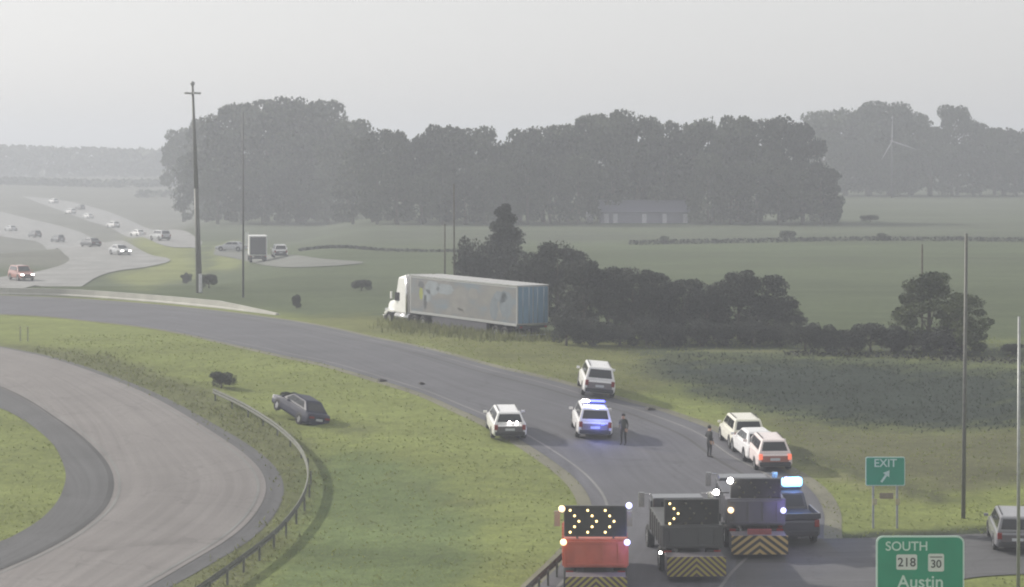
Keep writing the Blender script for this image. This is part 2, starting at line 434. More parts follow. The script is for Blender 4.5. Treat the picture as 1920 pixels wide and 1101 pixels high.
asph = pave_mat('ramp_asphalt', (0.106, 0.106, 0.119))
asph2 = pave_mat('shoulder_asphalt', (0.098, 0.098, 0.102))
conc = pave_mat('loop_concrete', (0.198, 0.184, 0.180), 0.08, 0.12, 4.5)
hway = pave_mat('highway_concrete', (0.24, 0.24, 0.235), 0.2)
paint_w = pave_mat('road_paint', (0.20, 0.20, 0.195), 0.2, 0.1)
tar = pave_mat('tar_seam', (0.07, 0.07, 0.072), 0.2, 0.1)
gravel = pave_mat('gravel_verge', (0.17, 0.165, 0.12), 0.2, 0.1)

FAR = W([(-160, 550), (60, 557), (160, 562), (280, 571), (400, 583), (500, 596), (600, 612), (700, 634), (800, 655), (930, 690), (1070, 724), (1160, 750), (1240, 772), (1330, 805), (1400, 850), (1480, 890), (1525, 925), (1545, 965), (1545, 1010), (1560, 1080), (1600, 1160)])
NEAR = W([(-160, 583), (60, 592), (160, 601), (260, 612), (340, 625), (430, 645), (520, 665), (610, 684), (700, 710), (790, 738), (860, 768), (930, 800), (985, 832), (1040, 868), (1080, 900), (1105, 935), (1108, 970), (1085, 1020), (1040, 1070), (990, 1120), (940, 1170)])
ramp, RA, RB = strip('ramp_road', FAR, NEAR, asph, 0.030, 260, 22)
def line(name, A, B, t, wid, m, dz, i0=0.0, i1=1.0, dash=None):
    n = len(A); a, b = int(i0 * (n - 1)), int(i1 * (n - 1)); L = 0; segs = []; cur = []
    for i in range(a, b + 1):
        p = A[i].lerp(B[i], t); q = A[min(i + 1, n - 1)].lerp(B[min(i + 1, n - 1)], t) if i < n - 1 else None
        d = (B[i] - A[i]).normalized()
        if i > a: L += (p - last).length
        last = p
        on = dash is None or (L % (dash[0] + dash[1])) < dash[0]
        if on: cur.append((p - d * wid / 2, p + d * wid / 2))
        else:
            if len(cur) > 1: segs.append(cur)
            cur = []
    if len(cur) > 1: segs.append(cur)
    mb = MB()
    for s_ in segs:
        v = []
        for p, q in s_:
            for r in (p, q): v.append((r.x, r.y, float(terr(r.x, r.y)) + dz))
        mb.add(v, [(2 * i, 2 * i + 1, 2 * i + 3, 2 * i + 2) for i in range(len(s_) - 1)])
    o = mb.build(name, m); at = o.data.attributes.new('along', 'FLOAT_VECTOR', 'POINT')
    tag(o, kind='structure'); return o
line('edge_line', RA, RB, 0.10, 0.16, paint_w, 0.036, 0.0, 0.93)
line('edge_line', RA, RB, 0.93, 0.16, paint_w, 0.036, 0.25, 0.97)
line('shoulder_seam', RA, RB, 0.20, 0.25, tar, 0.034, 0.0, 0.95)
strip('gravel_edge', RB, [b + (b - a).normalized() * 0.8 for a, b in zip(RA, RB)], gravel, 0.018, 260, 3)
strip('gravel_verge', RA, [a + (a - b).normalized() * 0.9 for a, b in zip(RA, RB)], gravel, 0.018, 260, 3)

XU = W([(1380, 1012), (1500, 1012), (1640, 1010), (1800, 1004), (2100, 994)])
XL = W([(1380, 1180), (1560, 1165), (1740, 1135), (1815, 1086), (2100, 1074)])
strip('cross_road', XU, XL, asph2, 0.042, 90, 12)
c0 = G(1395, 1080); c1 = G(1345, 1115)
line('lane_line', [a for a in spline(W([(1400, 1048), (1370, 1078), (1340, 1118)]), 20)], [a + Vector((1, 0, 0)) for a in spline(W([(1400, 1048), (1370, 1078), (1340, 1118)]), 20)], 0, 0.16, paint_w, 0.050)

LO = W([(-160, 622), (0, 652), (80, 669), (150, 690), (280, 742), (400, 812), (470, 862), (498, 905), (488, 950), (440, 1003), (340, 1065), (250, 1118), (160, 1175)])
LM = W([(-160, 680), (-60, 708), (0, 728), (50, 752), (100, 785), (150, 822), (190, 865), (204, 905), (190, 950), (140, 995), (70, 1035), (0, 1066), (-110, 1110)])
LI = W([(-160, 716), (-60, 745), (0, 766), (30, 780), (65, 803), (100, 835), (118, 870), (123, 900), (108, 940), (75, 975), (30, 1003), (0, 1016), (-90, 1045)])
loop, LA, LB = strip('loop_ramp', LO, LM, conc, 0.030, 200, 16)
shl, SA, SB = strip('loop_shoulder', LM, LI, asph2, 0.028, 200, 8)
line('shoulder_seam', LA, LB, 0.985, 0.30, tar, 0.040)
line('edge_line', LA, LB, 0.93, 0.14, paint_w, 0.040)
line('edge_line', LA, LB, 0.05, 0.14, paint_w, 0.040)
strip('loop_verge', LA, [a + (a - b).normalized() * 0.9 for a, b in zip(LA, LB)], asph2, 0.016, 200, 3)

HA = W([(-200, 352), (-60, 383), (60, 412), (170, 445), (260, 468), (320, 487), (280, 501), (190, 517), (60, 538), (-120, 560)])
HB = W([(-200, 395), (-60, 432), (20, 447), (80, 460), (115, 472), (130, 487), (110, 500), (50, 514), (-50, 526), (-200, 535)])
strip('highway', HA, HB, hway, 0.10, 120, 8)
HC = W([(40, 368), (110, 375), (170, 388), (230, 408), (300, 432), (380, 455)])
HD = W([(80, 384), (120, 398), (165, 415), (225, 438), (290, 455), (375, 466)])
strip('highway', HC, HD, hway, 0.10, 80, 6)
strip('frontage_road', W([(405, 462), (460, 470), (540, 479), (600, 486), (680, 492)]), W([(400, 478), (460, 490), (530, 502), (600, 501), (680, 495)]), pave_mat('old_asphalt', (0.14, 0.145, 0.13)), 0.08, 40, 4)

# ------------------------------------------------------------------ grass tufts (nobody could count them)
def tufts(name, n, xr, yr, mgr, hmin, hmax, polys_out, polys_in=None):
    x = rng.uniform(*xr, n); y = rng.uniform(*yr, n); z = terr(x, y)
    px = CX + F * x / y + (rng.normal(0, 16, n) if polys_in else 0); py = HY + F * (CZ - z) / y + (rng.normal(0, 5, n) if polys_in else 0)
    keep = (px > -200) & (px < 2120) & (py < 1200)
    for p in polys_out: keep &= ~inpoly(px, py, p)
    if polys_in: 
        ins = np.zeros(len(x), bool)
        for p in polys_in: ins |= inpoly(px, py, p)
        keep &= ins
    dens = 0.5 + 0.5 * np.sin(x * 0.7 + 2 * np.sin(y * 0.23)) * np.sin(y * 0.6 + x * 0.31)
    keep &= rng.uniform(0, 1, len(x)) < 0.30 + 0.7 * dens
    x, y, z = x[keep], y[keep], z[keep]
    n = len(x); h = rng.uniform(hmin, hmax, n); a = rng.uniform(0, 2 * np.pi, n); wd = rng.uniform(0.03, 0.09, n)
    lx = rng.normal(0, 0.10, n); ly = rng.normal(0, 0.10, n)
    v = np.empty((n, 3, 3))
    v[:, 0] = np.stack([x - np.cos(a) * wd, y - np.sin(a) * wd, z - 0.02], 1)
    v[:, 1] = np.stack([x + np.cos(a) * wd, y + np.sin(a) * wd, z - 0.02], 1)
    v[:, 2] = np.stack([x + lx, y + ly, z + h], 1)
    o = np_mesh(name, v.reshape(-1, 3), 3, mgr); return o
def pix(A): 
    return [(CX + F * p.x / p.y, HY + F * (CZ - float(terr(p.x, p.y))) / p.y) for p in A]
road_polys = [pix(RA) + pix(RB)[::-1], pix([a + (a - b).normalized() * 1.0 for a, b in zip(LA, LB)]) + pix(SB)[::-1], pix(spline(XU, 30)) + pix(spline(XL, 30))[::-1]]
gr = blades(foliage('grass_blades', (0.175, 0.205, 0.068), (0.235, 0.26, 0.10), 0.35))
tag(tufts('grass', 45000, (-32, 34), (84, 175), gr, 0.05, 0.12, road_polys + [[(1180, 690), (1260, 662), (1500, 664), (1960, 690), (1960, 800), (1760, 812), (1560, 802), (1420, 775), (1300, 735)]]),
    'short yellow green grass on the ramp verges and median', 'grass', kind='stuff')
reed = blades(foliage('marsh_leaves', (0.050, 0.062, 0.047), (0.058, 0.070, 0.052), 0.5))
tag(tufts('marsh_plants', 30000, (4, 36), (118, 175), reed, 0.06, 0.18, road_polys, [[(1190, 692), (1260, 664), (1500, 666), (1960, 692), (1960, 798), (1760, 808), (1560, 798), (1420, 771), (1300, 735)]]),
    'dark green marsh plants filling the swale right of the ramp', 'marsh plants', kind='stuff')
weed = blades(foliage('tall_weeds', (0.13, 0.14, 0.06), (0.19, 0.20, 0.095), 0.6))
tag(tufts('tall_weeds', 45000, (-32, 0), (84, 190), weed, 0.08, 0.24, road_polys, [[(-100, 632), (200, 667), (400, 737), (500, 787), (560, 815), (598, 870), (592, 935), (540, 1010), (440, 1120), (240, 1120), (340, 1065), (440, 1003), (490, 950), (499, 905), (470, 862), (400, 812), (280, 742), (0, 650)]]),
    'olive brown weeds along the outer edge of the loop ramp', 'weeds', kind='stuff')

tag(tufts('verge_weeds', 26000, (-14, 6), (168, 200), weed, 0.25, 0.65, road_polys, [[(725, 600), (800, 606), (1035, 632), (1045, 642), (900, 636), (730, 616)]]),
    'tall weeds hiding the wheels of the semi-truck', 'weeds', kind='stuff')
# ------------------------------------------------------------------ trees
bark = mat('bark', (0.10, 0.085, 0.07), 0.9, var=0.3, scale=3)
fol_far = foliage('far_tree_leaves', (0.014, 0.021, 0.014), (0.075, 0.090, 0.055), 0.10)
fol_near = foliage('near_tree_leaves', (0.026, 0.031, 0.027), (0.060, 0.066, 0.054), 0.35)
fol_green = foliage('green_tree_leaves', (0.028, 0.038, 0.024), (0.085, 0.105, 0.042), 0.35)  # greener leaf tones than the near trees

def crown_pts(n, blobs):
    k = rng.integers(0, len(blobs), n); B = np.array(blobs)[k]
    d = rng.normal(size=(n, 3)); d /= np.linalg.norm(d, axis=1, keepdims=True)
    r = rng.uniform(0.25, 1.0, n) ** 0.45
    return B[:, :3] + d * r[:, None] * B[:, 3:6]

def make_tree(name, form, leafm, nleaf, lsize, seed):
    """unit tree: height 1 x width 1"""
    rr = random.Random(seed); root = empty(name)
    blobs = []
    if form == 'broad':
        for i in range(30):
            a = rr.uniform(0, 6.28); h = rr.uniform(0.30, 0.90); rad = rr.uniform(0.15, 0.40) * math.sqrt(max(0.08, 1 - (h - 0.5) ** 2 / 0.22))
            s = rr.uniform(0.09, 0.16); blobs.append((rad * math.cos(a), rad * math.sin(a), h, s, s, s * 0.55))
        blobs += [(0, 0, 0.55, 0.36, 0.36, 0.32), (0, 0, 0.76, 0.24, 0.24, 0.20)] * 3
    elif form == 'full':
        for i in range(34):
            a = rr.uniform(0, 6.28); h = rr.uniform(0.10, 0.90); rad = rr.uniform(0.2, 0.40) * math.sqrt(max(0.05, 1 - (h - 0.25) ** 2 / 0.5))
            s = rr.uniform(0.10, 0.17); blobs.append((rad * math.cos(a), rad * math.sin(a), h, s, s, s * 0.55))
        blobs += [(0, 0, 0.45, 0.38, 0.38, 0.42), (0, 0, 0.70, 0.28, 0.28, 0.26)] * 3
    elif form == 'cone':
        for i in range(26):
            h = 0.08 + 0.86 * i / 25; rad = 0.36 * (1 - h) ** 0.75 + 0.02; a = rr.uniform(0, 6.28)
            blobs.append((rad * 0.35 * math.cos(a), rad * 0.35 * math.sin(a), h, rad * rr.uniform(.8, 1.15), rad * rr.uniform(.8, 1.15), 0.055))
    elif form == 'open':
        for i in range(16):
            a = rr.uniform(0, 6.28); rad = rr.uniform(0.0, 0.38); h = rr.uniform(0.78, 0.93) - rad * 0.25
            s = rr.uniform(0.11, 0.16); blobs.append((rad * math.cos(a), rad * math.sin(a), h, s, s, s * 0.55))
        for i in range(6):
            a = i * 1.1; blobs.append((0.3 * math.cos(a), 0.3 * math.sin(a), rr.uniform(0.2, 0.5), 0.16, 0.16, 0.10))
    else:
        for i in range(14):
            a = rr.uniform(0, 6.28); rad = rr.uniform(0.05, 0.34); h = rr.uniform(0.15, 0.72) * (1.15 - rad)
            s = rr.uniform(0.14, 0.22); blobs.append((rad * math.cos(a), rad * math.sin(a), h, s, s, s * 1.0))
    c = crown_pts(nleaf, blobs); c[:, 2] = np.clip(c[:, 2], 0.02, 1.0)
    # stray sprigs
    np_mesh('crown', leaves(c, lsize), 4, leafm, root)
    mb = MB()
    top = 0.7 if form != 'bush' else 0.4
    mb.tube((0, 0, -0.02), (0, 0, top * 0.5), 0.035, 0.024, 8); mb.tube((0, 0, top * 0.5), (0.01, 0.01, top), 0.024, 0.008, 8)
    for i in range(6):
        b = rr.choice(blobs[:9]); z0 = rr.uniform(0.2, 0.45) * top / 0.7
        mb.tube((0, 0, z0), (b[0] * 0.9, b[1] * 0.9, b[2]), 0.012, 0.004, 6)
    mb.build('trunk', bark, root)
    return root

PROTO = {}
def proto(key):
    if key not in PROTO:
        form, fam, sd = key
        m = {'far': fol_far, 'near': fol_near, 'green': fol_green}[fam]
        n, ls = {'far': (6500, 0.021), 'near': (12000, 0.015), 'green': (12000, 0.015)}[fam]
        nm = {'broad': 'broadleaf_tree', 'full': 'broadleaf_tree', 'cone': 'cedar_tree', 'open': 'broadleaf_tree', 'bush': 'shrub'}[form]
        if form == 'bush': n = n // 2; ls *= 1.4
        PROTO[key] = [make_tree(nm, form, m, n, ls, sd), False]
    return PROTO[key]

def plant(form, fam, seed, px, base, top, wpx, label, cat='tree', group=None, dy=0.0):
    g = G(px, base)
    if dy: g = Vector((px_x(px, g.y + dy), g.y + dy, 0)); g.z = float(terr(g.x, g.y))
    s = F / g.y; h = (HY + (CZ - g.z) * s - top) / s; wd = wpx / s
    pr = proto((form, fam, seed))
    if not pr[1]: o = pr[0]; pr[1] = True
    else: o = copy_tree(pr[0])
    o.location = g; o.scale = (wd * 1.08, wd * 1.08, h * 1.03); o.rotation_euler = (0, 0, random.uniform(0, 6.28))
    tag(o, label, cat, group); return o
def px_x(px, y): return (px - CX) / F * y

ORD = ['first', 'second', 'third', 'fourth', 'fifth', 'sixth', 'seventh', 'eighth', 'ninth', 'tenth', 'eleventh', 'twelfth', 'thirteenth', 'fourteenth', 'fifteenth', 'sixteenth', 'seventeenth', 'eighteenth', 'nineteenth', 'twentieth']
LG = [(345, 238, 70), (388, 214, 90), (440, 189, 110), (500, 181, 125), (560, 179, 125), (612, 186, 110), (652, 222, 80), (700, 236, 85), (742, 240, 60)]
for i, (x, t, wd) in enumerate(LG):
    plant(('broad', 'full')[i % 2], 'far', i % 3, x, 416, t, wd * 1.5, 'hazy tall tree of the clump behind the light mast, %s from the left' % ORD[i], 'tree', 'trees of the left clump')
MG = [(795, 246, 70), (838, 231, 95), (888, 236, 85), (935, 262, 70), (975, 240, 80), (1018, 233, 85), (1062, 228, 85), (1106, 210, 95), (1150, 205, 95), (1196, 212, 95), (1242, 225, 90), (1290, 228, 85), (1336, 215, 85), (1382, 213, 85), (1426, 222, 85), (1470, 212, 70), (1506, 228, 65)]
for i, (x, t, wd) in enumerate(MG):
    plant(('full', 'broad')[i % 2], 'far', (i + 1) % 3, x, 416, t, wd * 1.55, 'hazy tall tree in the middle treeline, %s from its left end' % ORD[i], 'tree', 'trees of the middle treeline')
RG = [(1540, 206, 80), (1585, 200, 90), (1630, 194, 95), (1672, 188, 95), (1710, 204, 70), (1742, 236, 60), (1795, 195, 82), (1838, 228, 60), (1882, 238, 85), (1925, 240, 85)]
for i, (x, t, wd) in enumerate(RG):
    f = 'broad' if x == 1795 else ('full', 'broad')[i % 2]
    lab = 'round crowned tree standing out above the far right treeline, right of the turbine' if x == 1795 else 'hazy tree in the far right treeline, %s from its left end' % ORD[i]
    plant(f, 'far', i % 3, x, 366, t, wd * (1.25 if x == 1795 else 1.6), lab, 'tree', 'trees of the right treeline')
# lower understorey trees that close the treeline
k = 0; cnt = {}
for x in range(365, 1560, 42):
    if 765 < x < 785: continue
    where = 'left clump' if x < 770 else 'treeline left of the shed' if x < 1100 else 'treeline behind the shed' if x < 1320 else 'treeline right of the shed'
    cnt[where] = cnt.get(where, 0) + 1
    plant('full', 'far', k % 3, x + random.uniform(-8, 8), 420, random.uniform(285, 325), 88, 'low tree under the %s, %s from its left' % (where, ORD[cnt[where] - 1]), 'tree', 'low trees at the foot of the treeline', dy=-2 if not 1090 < x < 1320 else 25); k += 1
plant('bush', 'far', 1, 1560, 418, 345, 60, 'rounded bush at the right end of the middle treeline', 'bush')
for i, x in enumerate(range(1585, 1960, 40)):
    plant('full', 'far', k % 3, x, 368, random.uniform(262, 285), 95, 'low tree under the far right treeline, %s from its left end' % ORD[i], 'tree', 'low trees at the foot of the right treeline'); k += 1

# cedar and thicket behind the semi-trailer
plant('cone', 'near', 1, 945, 560, 386, 150, 'tall pointed dark cedar rising behind the trailer', 'tree')
plant('bush', 'near', 2, 880, 560, 418, 75, 'thin dark sapling left of the pointed cedar', 'tree')
NB = [(1005, 470, 90, 'full'), (1045, 447, 110, 'full'), (1095, 485, 95, 'broad'), (1140, 500, 95, 'full'), (1185, 498, 95, 'broad'), (1232, 508, 90, 'full'), (1280, 522, 95, 'full'), (1325, 530, 80, 'broad'), (1385, 505, 90, 'full'), (1430, 515, 100, 'full'), (1470, 560, 75, 'full')]
for i, (x, t, wd, f) in enumerate(NB):
    plant(f, 'near', i % 3, x, 606 if i < 2 else 636, t, wd * 1.3, 'dark bushy tree in the thicket right of the trailer, %s from the trailer' % ORD[i], 'tree', 'thicket trees right of the trailer')
for i, x in enumerate(range(1062, 1510, 50)):
    plant('bush', 'near', i % 3, x, 648, 575 + (i * 37) % 25, 80, 'dark shrub under the thicket, %s from the trailer' % ORD[i], 'shrub', 'shrubs at the foot of the thicket')
for i, x in enumerate((1510, 1550, 1592, 1632, 1672, 1712)):
    plant('bush', 'near', i % 3, x, 660, 592 + (i % 3) * 9, 75, 'low dark shrub between the thicket and the round tree, %s from the left' % ORD[i], 'shrub', 'low shrubs left of the round tree')
plant('full', 'green', 0, 1742, 655, 508, 150, 'round dark tree with a yellow green top right of the low shrubs', 'tree')
plant('full', 'green', 2, 1806, 664, 548, 125, 'lower dark tree beside the utility pole, right of the round tree', 'tree')
plant('bush', 'near', 2, 1772, 664, 598, 120, 'dark shrub filling the gap under the round tree', 'shrub')
# scattered shrubs
for (x, b, t, wd, fam, lab) in [
    (1475, 450, 428, 36, 'far', 'small round shrub on the field line below the middle treeline'),
    (1632, 416, 400, 40, 'far', 'small hazy shrub on the upper right field'),
    (1655, 452, 434, 30, 'far', 'tiny shrub on the field line right of centre'),
    (1246, 456, 440, 22, 'far', 'tiny shrub on the field line below the farm shed'),
    (415, 728, 690, 55, 'near', 'low dark shrub on the median beside the loop ramp'),
    (542, 752, 731, 42, 'near', 'small dark shrub just behind the wrecked blue car'),
    (350, 532, 508, 24, 'near', 'small dark shrub left of the light mast base'),
    (392, 540, 508, 38, 'near', 'small grey shrub right of the light mast base'),
    (678, 545, 520, 40, 'near', 'small dull shrub in the field left of the semi-truck'),
    (555, 578, 548, 22, 'near', 'small shrub at the right end of the concrete parapet'),
    (1900, 665, 640, 50, 'near', 'low shrub right of the round tree')]:
    plant('bush', fam, 0 if wd > 30 else 1, x, b, t, wd, lab, 'shrub')

def belt(name, pts, hpx, dens, size, m, label, cat, depth=6.0):
    P = spline(W(pts), 60); c = []
    tot = sum((P[i + 1] - P[i]).length for i in range(59)); n = int(tot * dens)
    for _ in range(n):
        i = rng.integers(0, 59); t = rng.uniform(); p = P[i].lerp(P[i + 1], t)
        s = F / p.y; hm = hpx / s * (0.88 + 0.12 * math.sin(p.x * 0.05 + 3 * math.sin(p.x * 0.013)) * math.sin(p.x * 0.017 + 2))
        y = p.y + rng.uniform(0, depth)
        c.append((p.x, y, float(terr(p.x, y)) + hm * rng.uniform() ** 0.8))
    o = np_mesh(name, leaves(np.array(c), size), 4, m); tag(o, label, cat, kind='stuff'); return o
belt('distant_woodland', [(-600, 332), (0, 332), (330, 333), (900, 330)], 66, 16, 2.2, fol_far, 'far hazy woodland along the left horizon', 'woodland', 40)
belt('distant_woodland', [(800, 322), (1300, 322), (2400, 322)], 50, 14, 2.6, fol_far, 'far woodland showing between the treeline crowns', 'woodland', 40)
belt('hedgerow', [(-300, 345), (0, 347), (200, 352), (330, 350)], 16, 14, 1.0, fol_far, 'hazy hedgerow across the left fields above the highway', 'hedgerow', 15)
belt('hedgerow', [(250, 372), (330, 370), (420, 372)], 14, 14, 0.9, fol_far, 'short hazy hedgerow left of the light mast', 'hedgerow', 12)
belt('hedgerow', [(1180, 460), (1400, 456), (1650, 452), (2000, 455)], 9, 50, 0.16, fol_near, 'thin dark hedgerow across the right field', 'hedgerow', 2)
belt('hedgerow', [(560, 472), (700, 470), (900, 474)], 6, 36, 0.16, fol_near, 'thin hedgerow across the field behind the semi-truck', 'hedgerow', 2)
belt('hedgerow', [(1470, 668), (1650, 672), (1820, 680), (2000, 684)], 8, 40, 0.10, fol_near, 'thin weedy strip below the round tree', 'weeds', 1.2)

# ------------------------------------------------------------------ vehicles
glass = mat('car_glass', (0.02, 0.022, 0.026), 0.08, var=0)
tyre = mat('tyre_rubber', (0.02, 0.02, 0.02), 0.85, var=0.1)
rim = mat('wheel_rim', (0.35, 0.35, 0.36), 0.35, 0.8, var=0)
black = mat('black_trim', (0.025, 0.025, 0.027), 0.6, var=0)
chrome = mat('bright_metal', (0.6, 0.6, 0.6), 0.25, 0.9, var=0)
galv = mat('galvanised_steel', (0.32, 0.33, 0.33), 0.5, 0.4, var=0.15)
tail_off = mat('tail_lens', (0.22, 0.015, 0.012), 0.25, var=0)
tail_on = mat('lit_tail_lens', (0.8, 0.05, 0.03), 0.3, emit=4.0, var=0, emitcol=(1, 0.06, 0.03))
head_off = mat('headlamp_lens', (0.55, 0.56, 0.58), 0.15, var=0)
head_on = mat('lit_headlamp', (1, 1, 0.95), 0.3, emit=14.0, var=0, emitcol=(1, 0.96, 0.88))
plate_m = mat('number_plate', (0.55, 0.57, 0.60), 0.4, var=0)
def paintm(n, c, r=0.3): return mat(n, c, r, 0.0, var=0.04, scale=2, coat=0.5)
cream = paintm('cream_white_paint', (0.80, 0.78, 0.66)); white = paintm('white_paint', (0.80, 0.79, 0.79)); silver = paintm('silver_paint', (0.40, 0.41, 0.43))
navy = mat('dark_blue_paint', (0.012, 0.015, 0.04), 0.45, var=0.1, coat=0.0, spec=0.3); dark = paintm('dark_paint', (0.045, 0.047, 0.055)); maroon = paintm('maroon_paint', (0.36, 0.14, 0.11))

def quad_on(p00, p10, p11, p01, u0, u1, v0, v1, off, th=0.012):
    P = [Vector(p) for p in (p00, p10, p11, p01)]
    f = lambda u, v: (P[0].lerp(P[1], u)).lerp(P[3].lerp(P[2], u), v)
    q = [f(u0, v0), f(u1, v0), f(u1, v1), f(u0, v1)]
    nrm = (q[1] - q[0]).cross(q[3] - q[0]).normalized()
    a = [p + nrm * off for p in q]; b = [p + nrm * (off + th) for p in q]
    return a, b

def panel(mb, *args):
    a, b = quad_on(*args); mb.add(a + b, [(3, 2, 1, 0), (4, 5, 6, 7), (0, 1, 5, 4), (1, 2, 6, 5), (2, 3, 7, 6), (3, 0, 4, 7)])

def wheel(parent, x, y, r=0.34, wd=0.23):
    s = 1 if x > 0 else -1
    mb = MB(); n = 24; rings = []
    for (o, rr_) in ((-wd / 2, r * 0.62), (-wd / 2, r * 0.93), (-wd / 2 * 0.8, r), (wd / 2 * 0.8, r), (wd / 2, r * 0.93), (wd / 2, r * 0.62)):
        rings.append([(o, rr_ * math.cos(6.2832 * i / n), rr_ * math.sin(6.2832 * i / n)) for i in range(n)])
    w_ = MB().loft(rings + [rings[0]], caps=False, smooth=True)
    wo = w_.build('wheel', tyre, parent, loc=(x, y, r))
    m2 = MB().tube((-wd / 2 * 0.6, 0, 0), (wd / 2 * 0.85, 0, 0), r * 0.62, n=20)
    for i in range(5):
        a = 6.2832 * i / 5; m2.box((s * wd * 0.44, 0.3 * r * math.cos(a), 0.3 * r * math.sin(a)), (0.03, 0.05 + abs(math.cos(a)) * r * 0.4, 0.05 + abs(math.sin(a)) * r * 0.4))
    m2.build('rim', rim, wo)
    return wo

def make_car(name, kind, m, lights='off', extras=None, tail=None, rear_shade=None):
    root = empty(name)
    if kind == 'sedan': L, w, zb, zs, zh, zt, zr = 4.75, 0.91, 0.22, 0.62, 0.92, 0.98, 1.44; cab = (-1.95, -1.25, 0.35, 1.15); wr = 0.62
    elif kind == 'suv': L, w, zb, zs, zh, zt, zr = 4.75, 0.96, 0.28, 0.72, 1.02, 1.10, 1.74; cab = (-2.30, -2.02, 0.55, 1.30); wr = 0.70
    elif kind == 'hatch': L, w, zb, zs, zh, zt, zr = 4.45, 0.92, 0.26, 0.70, 0.98, 1.05, 1.66; cab = (-2.14, -1.80, 0.50, 1.25); wr = 0.60
    else: L, w, zb, zs, zh, zt, zr = 5.7, 1.0, 0.42, 0.88, 1.22, 1.25, 1.93; cab = (-0.75, -0.55, 0.95, 1.55); wr = 0.74
    yr, yf = -L / 2, L / 2
    def ring(y, ww, b, s_, t):
        return [(-ww * 0.90, y, b), (-ww, y, b + 0.12), (-ww, y, s_), (-ww * 0.95, y, t - 0.03), (-ww * 0.82, y, t), (ww * 0.82, y, t), (ww * 0.95, y, t - 0.03), (ww, y, s_), (ww, y, b + 0.12), (ww * 0.90, y, b)]
    body = MB().loft([ring(yr, w * 0.90, zb + 0.14, zs, zt - 0.12), ring(yr + 0.10, w * 0.97, zb + 0.04, zs, zt - 0.03), ring(yr + 0.5, w, zb, zs + 0.02, zt), ring(cab[3] - 0.2, w, zb, zs + 0.02, zt),
                      ring(cab[3] + 0.25, w, zb, zs, zh), ring(yf - 0.55, w * 0.98, zb, zs - 0.03, zh - 0.06), ring(yf - 0.12, w * 0.92, zb + 0.03, zs - 0.06, zh - 0.18), ring(yf, w * 0.84, zb + 0.12, zs - 0.10, zh - 0.32)])
    # wheel houses cut by dark arches set 3 mm proud
    body.build('body', m, root, bevel=0.03)
    wb = L * 0.30; rw = 0.34 if kind in ('sedan', 'hatch') else 0.38
    for sy in (-1, 1):
        for sx in (-1, 1):
            arch = MB(); n = 16; rr_ = rw + 0.07; vs = []
            for xx in (sx * (w + 0.004), sx * (w - 0.2)):
                vs += [(xx, sy * wb + rr_ * math.cos(math.pi * i / n), rw + rr_ * math.sin(math.pi * i / n)) for i in range(n + 1)]
            arch.loft([vs[:n + 1], vs[n + 1:]], closed=True); arch.build('wheel_arch', black, root)
            wheel(root, sx * (w - 0.10), sy * wb, rw)
    a0, a1, b1, b0 = cab; wb_ = w * 0.90
    lo = [(-wb_, a0, zt - 0.02), (wb_, a0, zt - 0.02), (wb_, b0, zt - 0.02), (-wb_, b0, zt - 0.02)]
    hi = [(-wr, a1, zr), (wr, a1, zr), (wr, b1, zr), (-wr, b1, zr)]
    roof_ring = [(x * 0.9, y + (0.12 if y < 0 and y == a1 else -0.12), zr + 0.045) for (x, y, z) in hi]
    MB().loft([lo, hi, roof_ring]).build('roof', m, root, bevel=0.03)
    mb = MB(); panel(mb, lo[0], lo[1], hi[1], hi[0], 0.08, 0.92, 0.18, 0.88, 0.004); mb.build('rear_window', glass, root)
    mb = MB(); panel(mb, lo[2], lo[3], hi[3], hi[2], 0.06, 0.94, 0.10, 0.92, 0.004); mb.build('windscreen', glass, root)
    for (p, q, r_, s_) in ((lo[1], lo[2], hi[2], hi[1]), (lo[3], lo[0], hi[0], hi[3])):
        spans = ((0.10, 0.34), (0.37, 0.63), (0.66, 0.93)) if kind in ('suv', 'hatch') else ((0.14, 0.50), (0.53, 0.92))
        for (u0, u1) in spans:
            if p == lo[3]: u0, u1 = 1 - u1, 1 - u0
            mb = MB(); panel(mb, p, q, r_, s_, u0, u1, 0.20, 0.88, 0.004); mb.build('side_window', glass, root)
    MB().box((0, yr - 0.03, zb + 0.20), (w * 1.72, 0.16, 0.22)).build('bumper', black if kind != 'sedan' else m, root, bevel=0.03)
    MB().box((0, yf - 0.02, zb + 0.18), (w * 1.60, 0.16, 0.20)).build('bumper', black if kind != 'sedan' else m, root, bevel=0.03)
    MB().box((0, yf - 0.01, zs - 0.02), (w * 0.9, 0.06, 0.16)).build('grille', black, root)
    MB().box((0, yr - 0.035, zs + 0.02 if kind != 'pickup' else zb + 0.2), (0.50, 0.03, 0.14)).build('licence_plate', plate_m, root)
    if rear_shade:
        MB().box((0, yr - 0.022, (zb + 0.30 + zt - 0.14) / 2), (w * 1.52, 0.03, zt - zb - 0.46)).build('tailgate', rear_shade, root, bevel=0.01)
    for sx in (-1, 1):
        if kind == 'sedan': MB().box((sx * w * 0.66, yr + 0.01, zs + 0.13), (w * 0.42, 0.08, 0.13)).build('taillight', tail or tail_off, root, bevel=0.015)
        else: MB().box((sx * w * 0.80, yr + 0.0, zt - 0.20), (w * 0.20, 0.12, 0.30)).build('taillight', tail or tail_off, root, bevel=0.015)
        MB().box((sx * w * 0.66, yf - 0.06, zs + 0.04), (w * 0.40, 0.14, 0.13)).build('headlight', head_on if lights == 'on' else head_off, root, bevel=0.015)
        mm = MB(); mm.box((sx * (w + 0.10), b0 - 0.30, zt + 0.10), (0.20, 0.10, 0.14)); mm.build('side_mirror', m, root, bevel=0.02)
        if kind != 'pickup':
            for yy in (0.05, 0.0 - 1.0): MB().box((sx * (w + 0.008), yy, zs + 0.10), (0.03, 0.16, 0.03)).build('door_handle', m, root)
